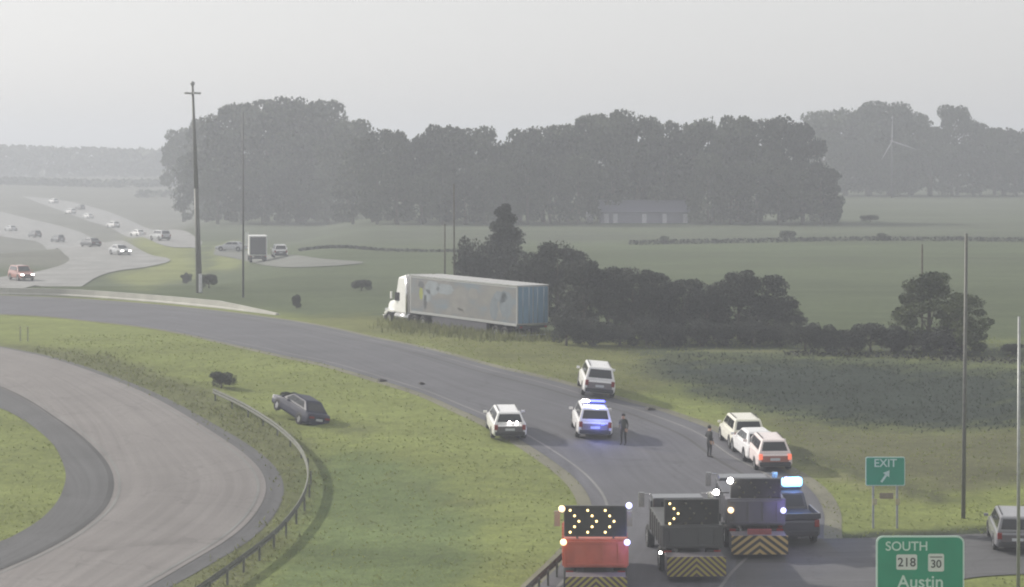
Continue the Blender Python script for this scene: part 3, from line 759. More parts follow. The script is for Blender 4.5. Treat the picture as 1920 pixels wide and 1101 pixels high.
    if kind == 'pickup':
        b = MB()
        for sx in (-1, 1): b.box((sx * (w - 0.06), (yr + a0) / 2, zt + 0.10), (0.10, a0 - yr - 0.1, 0.24))
        b.box((0, yr + 0.06, zt + 0.10), (w * 1.9, 0.08, 0.24)); b.build('bed_rail', m, root, bevel=0.02)
        MB().box((0, (yr + a0) / 2, zt + 0.012), (w * 1.7, a0 - yr - 0.2, 0.02)).build('bed_floor', black, root)
    if kind in ('suv', 'hatch'):
        for sx in (-1, 1): MB().box((sx * wr * 0.86, (a1 + b1) / 2, zr + 0.085), (0.04, (b1 - a1) * 0.75, 0.03)).build('roof_rail', black, root)
    return root

blue_lamp = mat('blue_beacon', (0.1, 0.15, 1), 0.3, emit=3.0, var=0, emitcol=(0.16, 0.18, 1.0))
cyan_lamp = mat('bright_blue_strobe', (0.3, 0.6, 1), 0.3, emit=4.0, var=0, emitcol=(0.20, 0.50, 1.0))
violet_lamp = mat('pale_blue_strobe', (0.6, 0.6, 1), 0.3, emit=1.9, var=0, emitcol=(0.58, 0.60, 1.0))
amber_lamp = mat('amber_strobe', (1, 0.85, 0.55), 0.3, emit=2.4, var=0, emitcol=(1.0, 0.66, 0.36))
white_lamp = mat('white_strobe', (1, 0.97, 0.93), 0.3, emit=26.0, var=0, emitcol=(1.0, 0.93, 0.88))
arrow_lit = mat('lit_arrow_lamp', (1, 0.9, 0.5), 0.3, emit=3.5, var=0, emitcol=(1.0, 0.72, 0.30))
arrow_off = mat('unlit_arrow_lamp', (0.10, 0.09, 0.06), 0.3, var=0)

def put(o, px, py, rz, label, cat, group=None, off=0.035):
    g = G(px, py)
    dzx = (float(terr(g.x + 1, g.y)) - float(terr(g.x - 1, g.y))) / 2; dzy = (float(terr(g.x, g.y + 1)) - float(terr(g.x, g.y - 1))) / 2
    up = Vector((-dzx, -dzy, 1)).normalized() if off < 0.08 else Vector((0, 0, 1))
    f = Vector((-math.sin(rz), math.cos(rz), 0)); f = (f - up * f.dot(up)).normalized(); r = f.cross(up)
    o.location = g + Vector((0, 0, off)); o.rotation_euler = Matrix((r, f, up)).transposed().to_euler()
    tag(o, label, cat, group); return o

def plight(name, parent, loc, colr, power, rad=0.15):
    l = bpy.data.lights.new(name, 'POINT'); l.energy = power; l.color = colr; l.shadow_soft_size = rad
    o = bpy.data.objects.new(name, l); col.objects.link(o); o.parent = parent; o.location = loc; return o

# the cars on the ramp; positions are where the middle of each car stands
shade_dark = mat('shaded_rear_dark', (0.10, 0.09, 0.10), 0.5)  # dark rear panels: shade of the backlit tails painted in
c = make_car('suv_car', 'suv', white, rear_shade=mat('shaded_rear_grey', (0.17, 0.15, 0.16), 0.5)); put(c, 1116, 735, R(3), 'white suv stopped on the far shoulder just beyond the police car', 'car')
c = make_car('police_car', 'suv', white, rear_shade=mat('shaded_rear_grey', (0.17, 0.15, 0.16), 0.5)); c.scale = (1, 1, 0.93)
lb = MB().box((0, -0.5, 1.84), (1.25, 0.30, 0.10)).build('light_bar', black, c, bevel=0.02)
MB().box((0.22, -0.5, 1.925), (0.80, 0.26, 0.10)).build('lit_beacon', blue_lamp, lb, bevel=0.02)
MB().box((-0.42, -0.5, 1.925), (0.40, 0.26, 0.10)).build('clear_beacon', white_lamp, lb, bevel=0.02)
MB().box((0.42, -2.40, 0.98), (0.20, 0.06, 0.10)).build('rear_strobe', blue_lamp, c)
plight('beacon_light', c, (0.1, -1.5, 2.3), (0.15, 0.2, 1), 130)
plight('beacon_light', c, (0.2, -3.0, 1.0), (0.15, 0.2, 1), 45)
put(c, 1108, 812, R(3), 'white police suv with lit blue roof beacons in the middle of the ramp', 'police car')
c = make_car('hatchback_car', 'hatch', white, rear_shade=shade_dark); c.scale = (1, 1, 0.86)
for x in (-0.02, 0.36): MB().ball((x, -2.13, 1.16), 0.055).build('white_glint', white_lamp, c)  # glowing dots stand in for white reflections on the rear
put(c, 948, 813, R(6), 'white hatchback on the left edge of the ramp beside the grass', 'car')
c = make_car('suv_car', 'suv', cream, rear_shade=mat('shaded_rear_grey', (0.17, 0.15, 0.16), 0.5)); c.scale = (0.95, 0.95, 0.9)
put(c, 1390, 834, R(5), 'cream white suv at the front of the three cars on the right shoulder', 'car')
c = make_car('sedan_car', 'sedan', white); c.scale = (0.95, 0.95, 0.97); put(c, 1414, 856, R(7), 'pinkish white sedan squeezed between the cream suv and the rearmost car on the right shoulder', 'car')
c = make_car('suv_car', 'hatch', paintm('white_in_red_light', (0.80, 0.70, 0.68)), rear_shade=maroon, tail=mat('glowing_tail', (0.6, 0.1, 0.06), 0.3, emit=0.9, var=0, emitcol=(1, 0.22, 0.12))); c.scale = (0.98, 0.98, 0.92)  # red police light put into the body and rear colour
put(c, 1439, 872, R(4), 'white car with its rear tinted red by police lights, rearmost of the three on the right shoulder', 'car')
c = make_car('wrecked_car', 'sedan', navy)
c.scale = (0.88, 0.80, 0.90); put(c, 558, 786, R(40), 'dark blue wrecked sedan stranded in the grass of the median', 'car', off=-0.06)
c.rotation_euler = (Matrix.Rotation(R(17), 3, 'Y') @ c.rotation_euler.to_matrix()).to_euler(); c.location.z += 0.10
MB().box((-0.55, 2.30, 0.62), (0.5, 0.10, 0.28)).build('crumpled_bumper', white, c, bevel=0.03)
c = make_car('suv_car', 'suv', paintm('pewter_paint', (0.20, 0.20, 0.215)), rear_shade=shade_dark); c.scale = (0.98, 0.98, 0.86); put(c, 1898, 1020, R(-6), 'silver grey car on the cross road at the right edge of the picture', 'car')
c = make_car('pickup_truck', 'pickup', dark)
lb = MB().box((0.1, 0.1, 2.03), (1.3, 0.30, 0.10)).build('light_bar', black, c)
MB().box((0.36, 0.1, 2.29), (0.90, 0.40, 0.40)).build('lit_beacon', cyan_lamp, lb, bevel=0.12)
plight('beacon_light', c, (0.5, -0.6, 2.9), (0.2, 0.35, 1), 120)
put(c, 1470, 1003, R(6), 'dark pickup with a bright blue beacon in front of the grey arrow board truck', 'pickup truck')

# far traffic
fc = [(40, 527, -150, 'suv', maroon, 'on', 'oncoming reddish vehicle with headlights lit at the far left, just behind the parapet'),
      (225, 479, -148, 'sedan', silver, 'on', 'oncoming car with headlights lit at the bend of the hazy highway'),
      (65, 446, 35, 'hatch', dark, 'off', 'tiny dark car on the hazy highway, farthest left of the dark pair'),
      (108, 455, 35, 'hatch', dark, 'off', 'tiny dark car on the hazy highway, right of the other dark car'),
      (132, 402, 35, 'suv', white, 'off', 'tiny pale car in the queue on the far carriageway, leftmost'),
      (165, 410, 35, 'sedan', white, 'off', 'tiny pale car in the queue on the far carriageway, middle one'),
      (212, 428, 35, 'suv', white, 'off', 'tiny pale car in the queue on the far carriageway, nearest')]
fc += [(20, 434, 35, 'sedan', silver, 'off', 'tiny grey car on the hazy highway at the left edge of the picture'),
       (100, 382, 35, 'suv', white, 'off', 'faint pale car at the far tip of the far carriageway'),
       (150, 394, 35, 'hatch', dark, 'off', 'faint dark car between the pale queue cars on the far carriageway'),
       (258, 444, 35, 'sedan', white, 'off', 'pale car on the far carriageway, right of the nearest queue car'),
       (300, 452, 35, 'suv', silver, 'off', 'small grey car on the far carriageway just left of the light mast'),
       (170, 464, 35, 'sedan', dark, 'off', 'small dark car on the highway just left of the car at the bend')]
for (x, y, r_, k_, m_, l_, lab) in fc:
    put(make_car('distant_car', k_, m_, l_), x, y, R(r_), lab, 'car', off=0.11)

def make_box_truck():
    root = empty('box_truck'); wht = mat('van_white', (0.6, 0.6, 0.6), 0.5, var=0.05)
    b = MB().box((0, 2.6, 2.25), (2.4, 5.2, 2.6)).build('cargo_box', wht, root, bevel=0.03)
    MB().box((0, -0.02, 2.25), (2.1, 0.04, 2.35)).build('rear_door', mat('door_dark', (0.06, 0.06, 0.07), 0.5), b)
    MB().loft([[(-1.05, 5.3, 0.7), (1.05, 5.3, 0.7), (1.0, 5.3, 2.5), (-1.0, 5.3, 2.5)], [(-1.05, 6.4, 0.7), (1.05, 6.4, 0.7), (0.95, 6.2, 2.45), (-0.95, 6.2, 2.45)], [(-1.0, 7.3, 0.7), (1.0, 7.3, 0.7), (0.9, 7.2, 1.5), (-0.9, 7.2, 1.5)]]).build('cab', wht, root, bevel=0.04)
    MB().box((0, 3.0, 0.75), (0.9, 6.0, 0.2)).build('chassis', black, root); MB().box((0, 0.0, 0.6), (2.3, 0.15, 0.2)).build('bumper', black, root)
    for y in (1.3, 6.3):
        for sx in (-1, 1): wheel(root, sx * 0.95, y, 0.45, 0.4)
    for sx in (-1, 1): MB().box((sx * 1.0, -0.03, 0.85), (0.2, 0.05, 0.15)).build('taillight', tail_off, root)
    return root
put(make_box_truck(), 484, 494, R(8), 'box truck with dark rear doors on the frontage road right of the thin grey pole', 'box truck', off=0.09)
put(make_car('suv_car', 'suv', white, rear_shade=shade_dark), 524, 484, R(10), 'white suv with a shaded dark rear on the frontage road right of the box truck', 'car', off=0.09)
put(make_car('sedan_car', 'sedan', silver), 434, 472, R(75), 'small grey car on the frontage road between the light mast and the thin pole', 'car', off=0.09)

# ------------------------------------------------------------------ semi-truck
def make_semi():
    root = empty('semi_truck'); mural = mural_mat(); wt = paintm('tractor_white', (0.78, 0.78, 0.76))
    tr_white = mat('trailer_white', (0.36, 0.36, 0.36), 0.5, var=0.06)
    t = MB().box((0, 8.1, 2.62), (2.56, 16.1, 2.78)).build('trailer_box', tr_white, root, bevel=0.03)
    for sx in (-1, 1):
        MB().box((sx * 1.286, 8.1, 2.58), (0.012, 15.8, 2.50)).build('side_mural', mural, t)
        MB().box((sx * 1.30, 8.1, 3.97), (0.06, 16.1, 0.09)).build('top_rail', chrome, t)
        MB().box((sx * 1.30, 8.1, 1.22), (0.06, 16.1, 0.14)).build('bottom_rail', galv, t)
    # painted scene on the side: soft colour fields, all generic
    def field(y, z, a, b, m, nm='mural_shape', sx=-1):
        mb = MB(); n = 18; x = sx * 1.296
        vs = [(x, y + a * math.cos(6.283 * i / n) * (1 + 0.15 * math.sin(3 * i)), z + b * math.sin(6.283 * i / n) * (1 + 0.12 * math.cos(2 * i))) for i in range(n)]
        v2 = [(x + sx * 0.003, p[1], p[2]) for p in vs]
        mb.loft([vs, v2]); mb.build(nm, m, t)
    for nm, cc, lst in (('pale', (0.20, 0.225, 0.25), [(12.6, 3.2, 1.1, 0.55), (13.4, 2.6, .6, .5), (10.6, 3.2, 1.3, 0.4)]), ('yellow', (0.22, 0.24, 0.05), [(14.35, 2.7, 0.30, 0.48)]),
                        ('dark', (0.07, 0.075, 0.085), [(14.35, 3.35, 0.45, 0.26), (13.7, 2.1, .25, .55)]), ('blue', (0.125, 0.15, 0.175), [(1.6, 2.6, 0.9, 1.0), (3.3, 2.2, 0.6, 0.8), (2.4, 3.1, 1.0, .4)]),
                        ('grey', (0.18, 0.177, 0.172), [(8.0, 2.3, 0.9, 0.6), (6.3, 3.1, 0.7, 0.4), (9.0, 1.75, 1.4, .22)])):
        m_ = mat('mural_' + nm, cc, 0.45, var=0.15, scale=1.5)
        for k_, q in enumerate(lst):
            field(*q, m_)
    # rear doors
    dr = mat('trailer_door_blue', (0.15, 0.26, 0.38), 0.45, var=0.12, scale=1.0)
    for sx in (-1, 1):
        d = MB().box((sx * 0.62, 0.035, 2.62), (1.16, 0.03, 2.56)).build('rear_door', dr, t)
        for xx in (sx * 0.35, sx * 0.85): MB().tube((xx, 0.0, 1.3), (xx, 0.0, 3.9), 0.018, n=8).build('lock_rod', chrome, d)
    MB().box((0, 0.15, 1.08), (2.3, 0.25, 0.16)).build('rear_sill', black, root)
    for sx in (-1, 1):
        MB().box((sx * 1.0, 0.0, 1.08), (0.20, 0.04, 0.12)).build('taillight', tail_off, root)
        MB().box((sx * 0.6, 0.2, 0.78), (0.08, 0.08, 0.5)).build('underride_post', black, root)
    MB().box((0, 0.15, 0.50), (2.3, 0.10, 0.10)).build('underride_bar', galv, root)
    MB().box((0, 9, 1.05), (0.9, 13.5, 0.18)).build('frame', black, root)
    for sx in (-1, 1): MB().box((sx * 1.22, 8.6, 0.80), (0.04, 8.2, 0.78)).build('side_skirt', mat('skirt_shade', (0.045, 0.045, 0.06), 0.6), root)  # skirts blackened to carry the shadow under the trailer
    for y in (1.9, 3.15): 
        for sx in (-1, 1): wheel(root, sx * 1.0, y, 0.51, 0.55)
    for sx in (-1, 1): MB().box((sx * 0.95, 12.6, 0.65), (0.14, 0.14, 1.1)).build('landing_leg', galv, root)
    # tractor
    for y in (14.2, 15.5):
        for sx in (-1, 1): wheel(root, sx * 1.0, y, 0.51, 0.55)
    for sx in (-1, 1): wheel(root, sx * 1.02, 19.9, 0.51, 0.32)
    MB().box((0, 17.2, 0.85), (0.9, 7.4, 0.25)).build('chassis', black, root)
    cab = MB().loft([[(-1.2, 16.9, 1.05), (1.2, 16.9, 1.05), (1.2, 16.9, 3.75), (-1.2, 16.9, 3.75)],
                     [(-1.2, 18.3, 1.05), (1.2, 18.3, 1.05), (1.15, 18.3, 3.70), (-1.15, 18.3, 3.70)],
                     [(-1.15, 19.15, 1.05), (1.15, 19.15, 1.05), (0.95, 18.85, 2.75), (-0.95, 18.85, 2.75)]])
    cab = cab.build('cab', wt, root, bevel=0.06)
    MB().loft([[(-1.0, 19.1, 1.0), (1.0, 19.1, 1.0), (0.9, 19.1, 2.0), (-0.9, 19.1, 2.0)], [(-0.95, 20.4, 0.9), (0.95, 20.4, 0.9), (0.8, 20.4, 1.80), (-0.8, 20.4, 1.80)],
               [(-0.8, 20.9, 0.8), (0.8, 20.9, 0.8), (0.68, 20.85, 1.60), (-0.68, 20.85, 1.60)]]).build('hood', wt, root, bevel=0.08)
    MB().box((0, 20.95, 1.15), (0.9, 0.06, 0.75)).build('grille', chrome, root)
    MB().box((0, 20.95, 0.55), (2.2, 0.25, 0.32)).build('bumper', chrome, root, bevel=0.04)
    MB().loft([[(-0.95, 19.19, 2.05), (0.95, 19.19, 2.05), (0.88, 18.97, 2.68), (-0.88, 18.97, 2.68)], [(-0.95, 19.06, 2.05), (0.95, 19.06, 2.05), (0.88, 18.88, 2.68), (-0.88, 18.88, 2.68)]]).build('windscreen', glass, cab)
    for sx in (-1, 1):
        MB().box((sx * 1.185, 18.45, 2.25), (0.05, 0.75, 0.65)).build('side_window', glass, cab)
        MB().tube((sx * 1.3, 16.7, 0.9), (sx * 1.3, 16.7, 4.0), 0.08).build('exhaust_stack', chrome, root)
        MB().box((sx * 1.45, 18.95, 2.35), (0.10, 0.16, 0.55)).build('side_mirror', wt, root)
        MB().loft([[(sx * 0.75, 19.35, 1.0), (sx * 1.22, 19.35, 1.0), (sx * 1.22, 19.45, 1.12), (sx * 0.75, 19.45, 1.12)], [(sx * 0.75, 19.9, 1.06), (sx * 1.22, 19.9, 1.06), (sx * 1.22, 19.9, 1.24), (sx * 0.75, 19.9, 1.24)],
                   [(sx * 0.75, 20.55, 0.75), (sx * 1.2, 20.55, 0.75), (sx * 1.2, 20.6, 0.95), (sx * 0.75, 20.6, 0.95)]]).build('fender', wt, root)
        MB().box((sx * 0.85, 20.78, 1.12), (0.30, 0.20, 0.20)).build('headlight', head_off, root, bevel=0.03)
        MB().tube((sx * 1.1, 16.3, 0.75), (sx * 1.1, 18.6, 0.75), 0.30, n=16).build('fuel_tank', chrome, root)
    MB().loft([[(-1.15, 16.95, 3.75), (1.15, 16.95, 3.75), (1.0, 16.95, 4.0), (-1.0, 16.95, 4.0)], [(-1.1, 18.4, 3.70), (1.1, 18.4, 3.70), (0.9, 18.2, 3.78), (-0.9, 18.2, 3.78)]]).build('roof_fairing', wt, root)
    return root
semi = make_semi()
put(semi, 1000, 634, R(30), 'white semi-truck with a long mural trailer and blue rear doors, stopped on the far verge', 'semi-truck', off=-0.30)

# ------------------------------------------------------------------ arrow board trucks
def arrow_truck(bodym, cabm, plate_mat, board_w, board_h, board_z, lit, lamps, panel_z, panel_h, bodyz, bodyh):
    root = empty('arrow_board_truck')
    MB().box((0, 3.4, 0.72), (0.9, 8.2, 0.22)).build('chassis', black, root)
    for y in (1.7, 6.6):
        for sx in (-1, 1): wheel(root, sx * (0.98 if y < 3 else 1.05), y, 0.50, 0.5 if y < 3 else 0.3)
    # dump body
    b = MB().box((0, 2.7, bodyz + bodyh / 2), (2.45, 4.3, bodyh))
    for i in range(6): 
        for sx in (-1, 1): b.box((sx * 1.25, 0.75 + i * 0.78, bodyz + bodyh / 2), (0.07, 0.09, bodyh * 0.94))
    b = b.build('dump_body', bodym, root, bevel=0.02)
    tg = MB().box((0, 0.52, bodyz + bodyh / 2), (2.2, 0.06, bodyh * 0.86))
    for i in range(4): tg.box((-0.9 + i * 0.6, 0.47, bodyz + bodyh / 2), (0.07, 0.05, bodyh * 0.84))
    tg.box((0, 0.47, bodyz + bodyh * 0.9), (2.2, 0.07, 0.07)); tg.box((0, 0.47, bodyz + bodyh * 0.12), (2.2, 0.07, 0.07))
    tg.build('tailgate', bodym, b)
    # cab
    cab = MB().loft([[(-1.15, 5.1, 0.8), (1.15, 5.1, 0.8), (1.08, 5.1, 2.38), (-1.08, 5.1, 2.38)], [(-1.15, 6.3, 0.8), (1.15, 6.3, 0.8), (1.05, 6.2, 2.38), (-1.05, 6.2, 2.38)],
                     [(-1.12, 6.8, 0.8), (1.12, 6.8, 0.8), (1.0, 6.65, 1.75), (-1.0, 6.65, 1.75)], [(-1.0, 8.0, 0.75), (1.0, 8.0, 0.75), (0.85, 7.95, 1.55), (-0.85, 7.95, 1.55)]]).build('cab', cabm, root, bevel=0.05)
    MB().box((0, 5.085, 2.02), (1.5, 0.03, 0.4)).build('rear_window', glass, cab)
    for sx in (-1, 1):
        MB().box((sx * 1.125, 5.85, 1.95), (0.05, 0.8, 0.50)).build('side_window', glass, cab)
        m_ = MB(); m_.box((sx * 1.48, 6.1, 2.15), (0.24, 0.10, 0.62)); m_.tube((sx * 1.1, 6.1, 2.4), (sx * 1.45, 6.1, 2.4), 0.02, n=6); m_.build('side_mirror', chrome, root)
        MB().box((sx * 1.0, 0.42, 0.98), (0.28, 0.06, 0.14)).build('taillight', tail_off, root)
        MB().box((sx * 0.9, 1.15, 0.62), (0.55, 0.03, 0.55)).build('mud_flap', black, root)
    # crash cushion folded at the tail, striped end plate
    cu = MB().box((0, -0.25, panel_z + panel_h / 2), (2.30, 1.15, panel_h * 0.92))
    cu = cu.build('crash_cushion', mat('cushion_grey', (0.12, 0.11, 0.12), 0.7), root, bevel=0.02)
    MB().box((0, 0, 0), (2.36, 0.04, panel_h)).build('chevron_plate', plate_mat, cu, loc=(0, -0.86, panel_z + panel_h / 2))
    # board
    by = 0.75
    for sx in (-1, 1): MB().tube((sx * 0.7, by, bodyz + bodyh), (sx * 0.7, by, board_z + 0.1), 0.045, n=8).build('board_post', galv, root)
    bd = MB().box((0, by, board_z + board_h / 2), (board_w, 0.10, board_h)).build('arrow_board', mat('board_black', (0.022, 0.022, 0.022), 0.6), root, bevel=0.01)
    fr = MB()
    for sz in (0, 1): fr.box((0, by, board_z + sz * board_h), (board_w + 0.08, 0.14, 0.05))
    for sx in (-1, 1): fr.box((sx * (board_w / 2 + 0.02), by, board_z + board_h / 2), (0.05, 0.138, board_h - 0.06))
    fr.build('board_frame', mat('board_frame_dark', (0.05, 0.05, 0.05), 0.5), bd)
    cols = lit
    for cx_, on in cols:
        for k_, (dx_, dz_) in enumerate(((0, 0.40), (0.17, 0.20), (0.34, 0.0), (0.17, -0.20), (0, -0.40))):
            MB().ball((cx_ + dx_, by - 0.08, board_z + board_h / 2 + dz_ * board_h * 0.92), 0.048, 8).build('arrow_lamp', arrow_lit if on else arrow_off, bd)
    for (x, y, z, r_, m_) in lamps:
        st = MB().ball((x, y, z), r_, 10).build('strobe_lamp', m_, root)
        MB().box((x * 0.96, y + r_ + 0.03, z), (0.14, 0.08, 0.14)).build('lamp_bracket', black, st)
    return root

red = mat('faded_red_paint', (0.50, 0.12, 0.075), 0.5, var=0.15, scale=1.5); grey = mat('dark_grey_body', (0.070, 0.072, 0.072), 0.6, var=0.12, scale=1.5)
grey2 = mat('blue_grey_body', (0.11, 0.11, 0.125), 0.6, var=0.12, scale=1.5)
yb = stripe_mat('black_yellow_stripes', (0.50, 0.36, 0.15), (0.035, 0.03, 0.03), 0.30, 0.75)
yb2 = stripe_mat('dull_yellow_stripes', (0.33, 0.29, 0.06), (0.07, 0.04, 0.06), 0.24, 0.9)
t1 = arrow_truck(red, red, yb2, 2.35, 1.15, 2.35, [(-0.98, True), (-0.30, True), (0.38, True), ], [(-1.30, 0.6, 3.42, 0.13, amber_lamp), (-1.24, 0.45, 2.15, 0.13, amber_lamp), (1.30, 0.6, 3.55, 0.13, violet_lamp), (1.22, 0.45, 2.15, 0.13, violet_lamp)], 0.25, 0.80, 1.15, 1.10)
put(t1, 1117, 1127, R(-1), 'red arrow board truck with three lit chevrons, left of the three road trucks', 'road truck', 'arrow board trucks blocking the ramp')
plight('strobe_light', t1, (1.4, 0.0, 2.15), (0.3, 0.3, 1), 25)
t2 = arrow_truck(grey, dark, yb2, 2.15, 1.10, 1.95, [(-0.90, True), (-0.25, False), (0.40, False)], [(-1.30, 0.5, 0.95, 0.06, white_lamp)], 0.25, 0.78, 1.10, 0.95)
put(t2, 1301, 1086, R(3), 'dark grey arrow board truck with one lit chevron, middle of the three road trucks', 'road truck', 'arrow board trucks blocking the ramp')
t3 = arrow_truck(grey2, dark, yb, 2.05, 1.12, 1.98, [(-0.85, False), (-0.2, False), (0.45, False)], [(-1.10, 0.5, 3.08, 0.13, white_lamp), (-1.62, 1.2, 2.46, 0.13, white_lamp), (-1.08, 0.4, 1.84, 0.13, amber_lamp), (1.30, 0.6, 3.10, 0.13, violet_lamp), (1.14, 0.4, 1.82, 0.13, violet_lamp)], 0.22, 0.78, 1.15, 1.15)
MB().box((0.0, -0.75, 1.15), (1.0, 0.08, 0.22)).build('red_marker_strip', mat('red_strip', (0.28, 0.06, 0.07), 0.5), t3)
MB().box((-1.35, 1.2, 2.44), (0.55, 0.05, 0.05)).build('lamp_arm', black, t3)
put(t3, 1420, 1043, R(1), 'blue grey arrow board truck with bold yellow stripes, right of the three road trucks', 'road truck', 'arrow board trucks blocking the ramp')
plight('strobe_light', t3, (1.3, -0.2, 2.1), (0.35, 0.25, 1), 30)

# ------------------------------------------------------------------ signs
sgreen = mat('sign_green', (0.015, 0.26, 0.155), 0.45, var=0.08, scale=1.0); swhite = mat('sign_white', (0.50, 0.66, 0.60), 0.45, var=0)
spanel = mat('route_marker_white', (0.60, 0.64, 0.62), 0.5, var=0.03); sblack = mat('sign_black', (0.05, 0.06, 0.06), 0.5, var=0)
_dg = None
def text(txt, size, loc, m, parent, name='lettering'):
    cu = bpy.data.curves.new('txt', 'FONT'); cu.body = txt; cu.size = size; cu.align_x = 'CENTER'; cu.align_y = 'CENTER'; cu.extrude = 0.004; cu.offset = size * 0.012
    t = bpy.data.objects.new('txt', cu); col.objects.link(t)
    bpy.context.view_layer.update()
    me = bpy.data.meshes.new_from_object(t.evaluated_get(bpy.context.evaluated_depsgraph_get()))
    bpy.data.objects.remove(t); me.materials.clear(); me.materials.append(m)
    o = bpy.data.objects.new(name, me); col.objects.link(o); o.parent = parent; o.location = loc; o.rotation_euler = (R(90), 0, 0)
    return o
def round_plate(mb, cx_, cz_, wd, hg, rad, y, th):
    pts = []
    for (sx, sz, a0) in ((1, 1, 0), (-1, 1, 90), (-1, -1, 180), (1, -1, 270)):
        for i in range(6):
            a = R(a0 + 90 * i / 5); pts.append((cx_ + sx * (wd / 2 - rad) + rad * math.cos(a), cz_ + sz * (hg / 2 - rad) + rad * math.sin(a)))
    mb.loft([[(x, y, z) for x, z in pts], [(x, y + th, z) for x, z in pts]])
    return mb
def sign_at(name, Y, pxc):
    x = (pxc - CX) / F * Y; return empty(name, (x, Y, float(terr(x, Y))))
# big guide sign
Yb = 80.0; s = F / Yb; g = sign_at('guide_sign', Yb, 1725.5)
z0 = CZ - g.location.z
top = z0 - (1005 - HY) / s; Wd = 165 / s; Hg = 2.45
p = round_plate(MB(), 0, top - Hg / 2, Wd, Hg, 0.22, 0, 0.05).build('border_panel', swhite, g)
p2 = round_plate(MB(), 0, top - Hg / 2, Wd - 0.10, Hg - 0.10, 0.19, -0.006, 0.03).build('green_panel', sgreen, g)
zz = lambda py: z0 - (py - HY) / s
xx = lambda px: (px - 1725.5) / s
text('SOUTH', 0.42, (xx(1700), -0.012, zz(1025)), swhite, g)
round_plate(MB(), xx(1700), zz(1054), 0.68, 0.50, 0.06, -0.012, 0.02).build('route_marker', spanel, g)
text('218', 0.40, (xx(1700), -0.018, zz(1055)), sblack, g)
round_plate(MB(), xx(1755), zz(1055), 0.52, 0.58, 0.06, -0.012, 0.02).build('route_marker', spanel, g)
MB().box((xx(1755), -0.015, zz(1044.5)), (0.40, 0.006, 0.03)).build('marker_rule', sblack, g)
text('30', 0.36, (xx(1755), -0.018, zz(1058)), sblack, g)
text('Austin', 0.58, (xx(1726), -0.012, zz(1092)), swhite, g)
for sx in (-1, 1): MB().box((sx * 0.85, 0.12, top / 2 - 0.1), (0.10, 0.14, top - 0.1)).build('post', galv, g)
tag(g, 'large green guide sign reading SOUTH 218 Austin at the bottom right', 'road sign')
# exit gore sign
Ye = 109.0; s2 = F / Ye; e = sign_at('exit_sign', Ye, 1660)
z0e = CZ - e.location.z; ze = lambda py: z0e - (py - HY) / s2
Wd = 74 / s2; zt_, zb_ = ze(857), ze(911)
round_plate(MB(), 0, (zt_ + zb_) / 2, Wd, zt_ - zb_, 0.08, 0, 0.04).build('border_panel', swhite, e)
round_plate(MB(), 0, (zt_ + zb_) / 2, Wd - 0.07, zt_ - zb_ - 0.07, 0.06, -0.006, 0.03).build('green_panel', sgreen, e)
text('EXIT', 0.50, (0, -0.012, ze(869)), swhite, e)
ar = MB(); ca, sa = math.cos(R(35)), math.sin(R(35))
def rp(x, z): return (x * ca + z * sa, ze(893) + (-x * sa + z * ca))
for poly in ([(-.05, -.32), (.05, -.32), (.05, .08), (-.05, .08)], [(-.17, .06), (.17, .06), (0, .32)]):
    q = [rp(*p_) for p_ in poly]; ar.loft([[(x, -0.012, z) for x, z in q], [(x, -0.018, z) for x, z in q]])
ar.build('arrow', swhite, e)
for sx in (-1, 1):
    MB().box((sx * 0.53, 0.07, zt_ / 2 - 0.15), (0.09, 0.09, zt_ + 0.1)).build('post', galv, e)
yel = mat('yellow_reflector', (0.42, 0.38, 0.22), 0.5)
for x in (-0.47, 0.55): MB().box((x, -0.0, ze(941)), (0.20, 0.02, 0.28)).build('reflector', yel, e, bevel=0.01)
MB().box((0.05, 0.015, ze(930)), (0.62, 0.02, 0.26)).build('plaque', mat('tan_plaque', (0.24, 0.20, 0.13), 0.6), e, bevel=0.01)
tag(e, 'green EXIT sign with a slanting arrow on two posts in the gore', 'road sign')
# thin roadside sign far left
gp = G(456, 558); sP = F / gp.y; rs = empty('roadside_sign', gp)
hh = (HY + (CZ - gp.z) * sP - 210) / sP
MB().tube((0, 0, -0.1), (0, 0, hh), 0.10, 0.05, 8).build('pole', mat('pole_grey', (0.11, 0.11, 0.11), 0.6), rs)
MB().box((0.30, -0.08, (558 - 448) / sP), (0.30, 0.04, 1.2)).build('sign_panel', mat('panel_white', (0.7, 0.7, 0.7), 0.5), rs)
tag(rs, 'tall thin grey pole carrying a white sign panel behind the parapet', 'sign post')

# ------------------------------------------------------------------ poles
pole_dark = mat('pole_steel', (0.13, 0.13, 0.12), 0.6, var=0.15)
wood = mat('weathered_wood', (0.10, 0.09, 0.075), 0.9, var=0.25)
g = G(374, 549); s = F / g.y; m = empty('light_mast', g); H = (549 - 158) / s; lean = (361 - 374) / s
MB().tube((0, 0, -0.3), (lean * 0.45, 0, H * 0.5), 0.30, 0.20, 14).tube((lean * 0.45, 0, H * 0.5), (lean, 0, H), 0.20, 0.10, 14).build('pole', pole_dark, m)
hd = MB().tube((lean, 0, H - 0.9), (lean, 0, H - 0.75), 0.42, n=14)
for i in range(4):
    a = i * 1.571 + 0.5; hd.box((lean + 0.6 * math.cos(a), 0.6 * math.sin(a), H - 0.82), (0.32, 0.30, 0.18), (0, 0, a))
hd.ball((lean, 0, H + 0.06), 0.22); hd.build('lamp_ring', mat('lamp_grey', (0.3, 0.3, 0.3), 0.5), m)
MB().box((0.12, -0.36, 0.9), (0.30, 0.14, 1.7)).build('control_box', mat('box_white', (0.6, 0.6, 0.62), 0.5), m, bevel=0.02)
tag(m, 'very tall leaning light mast behind the concrete parapet on the left', 'light mast')

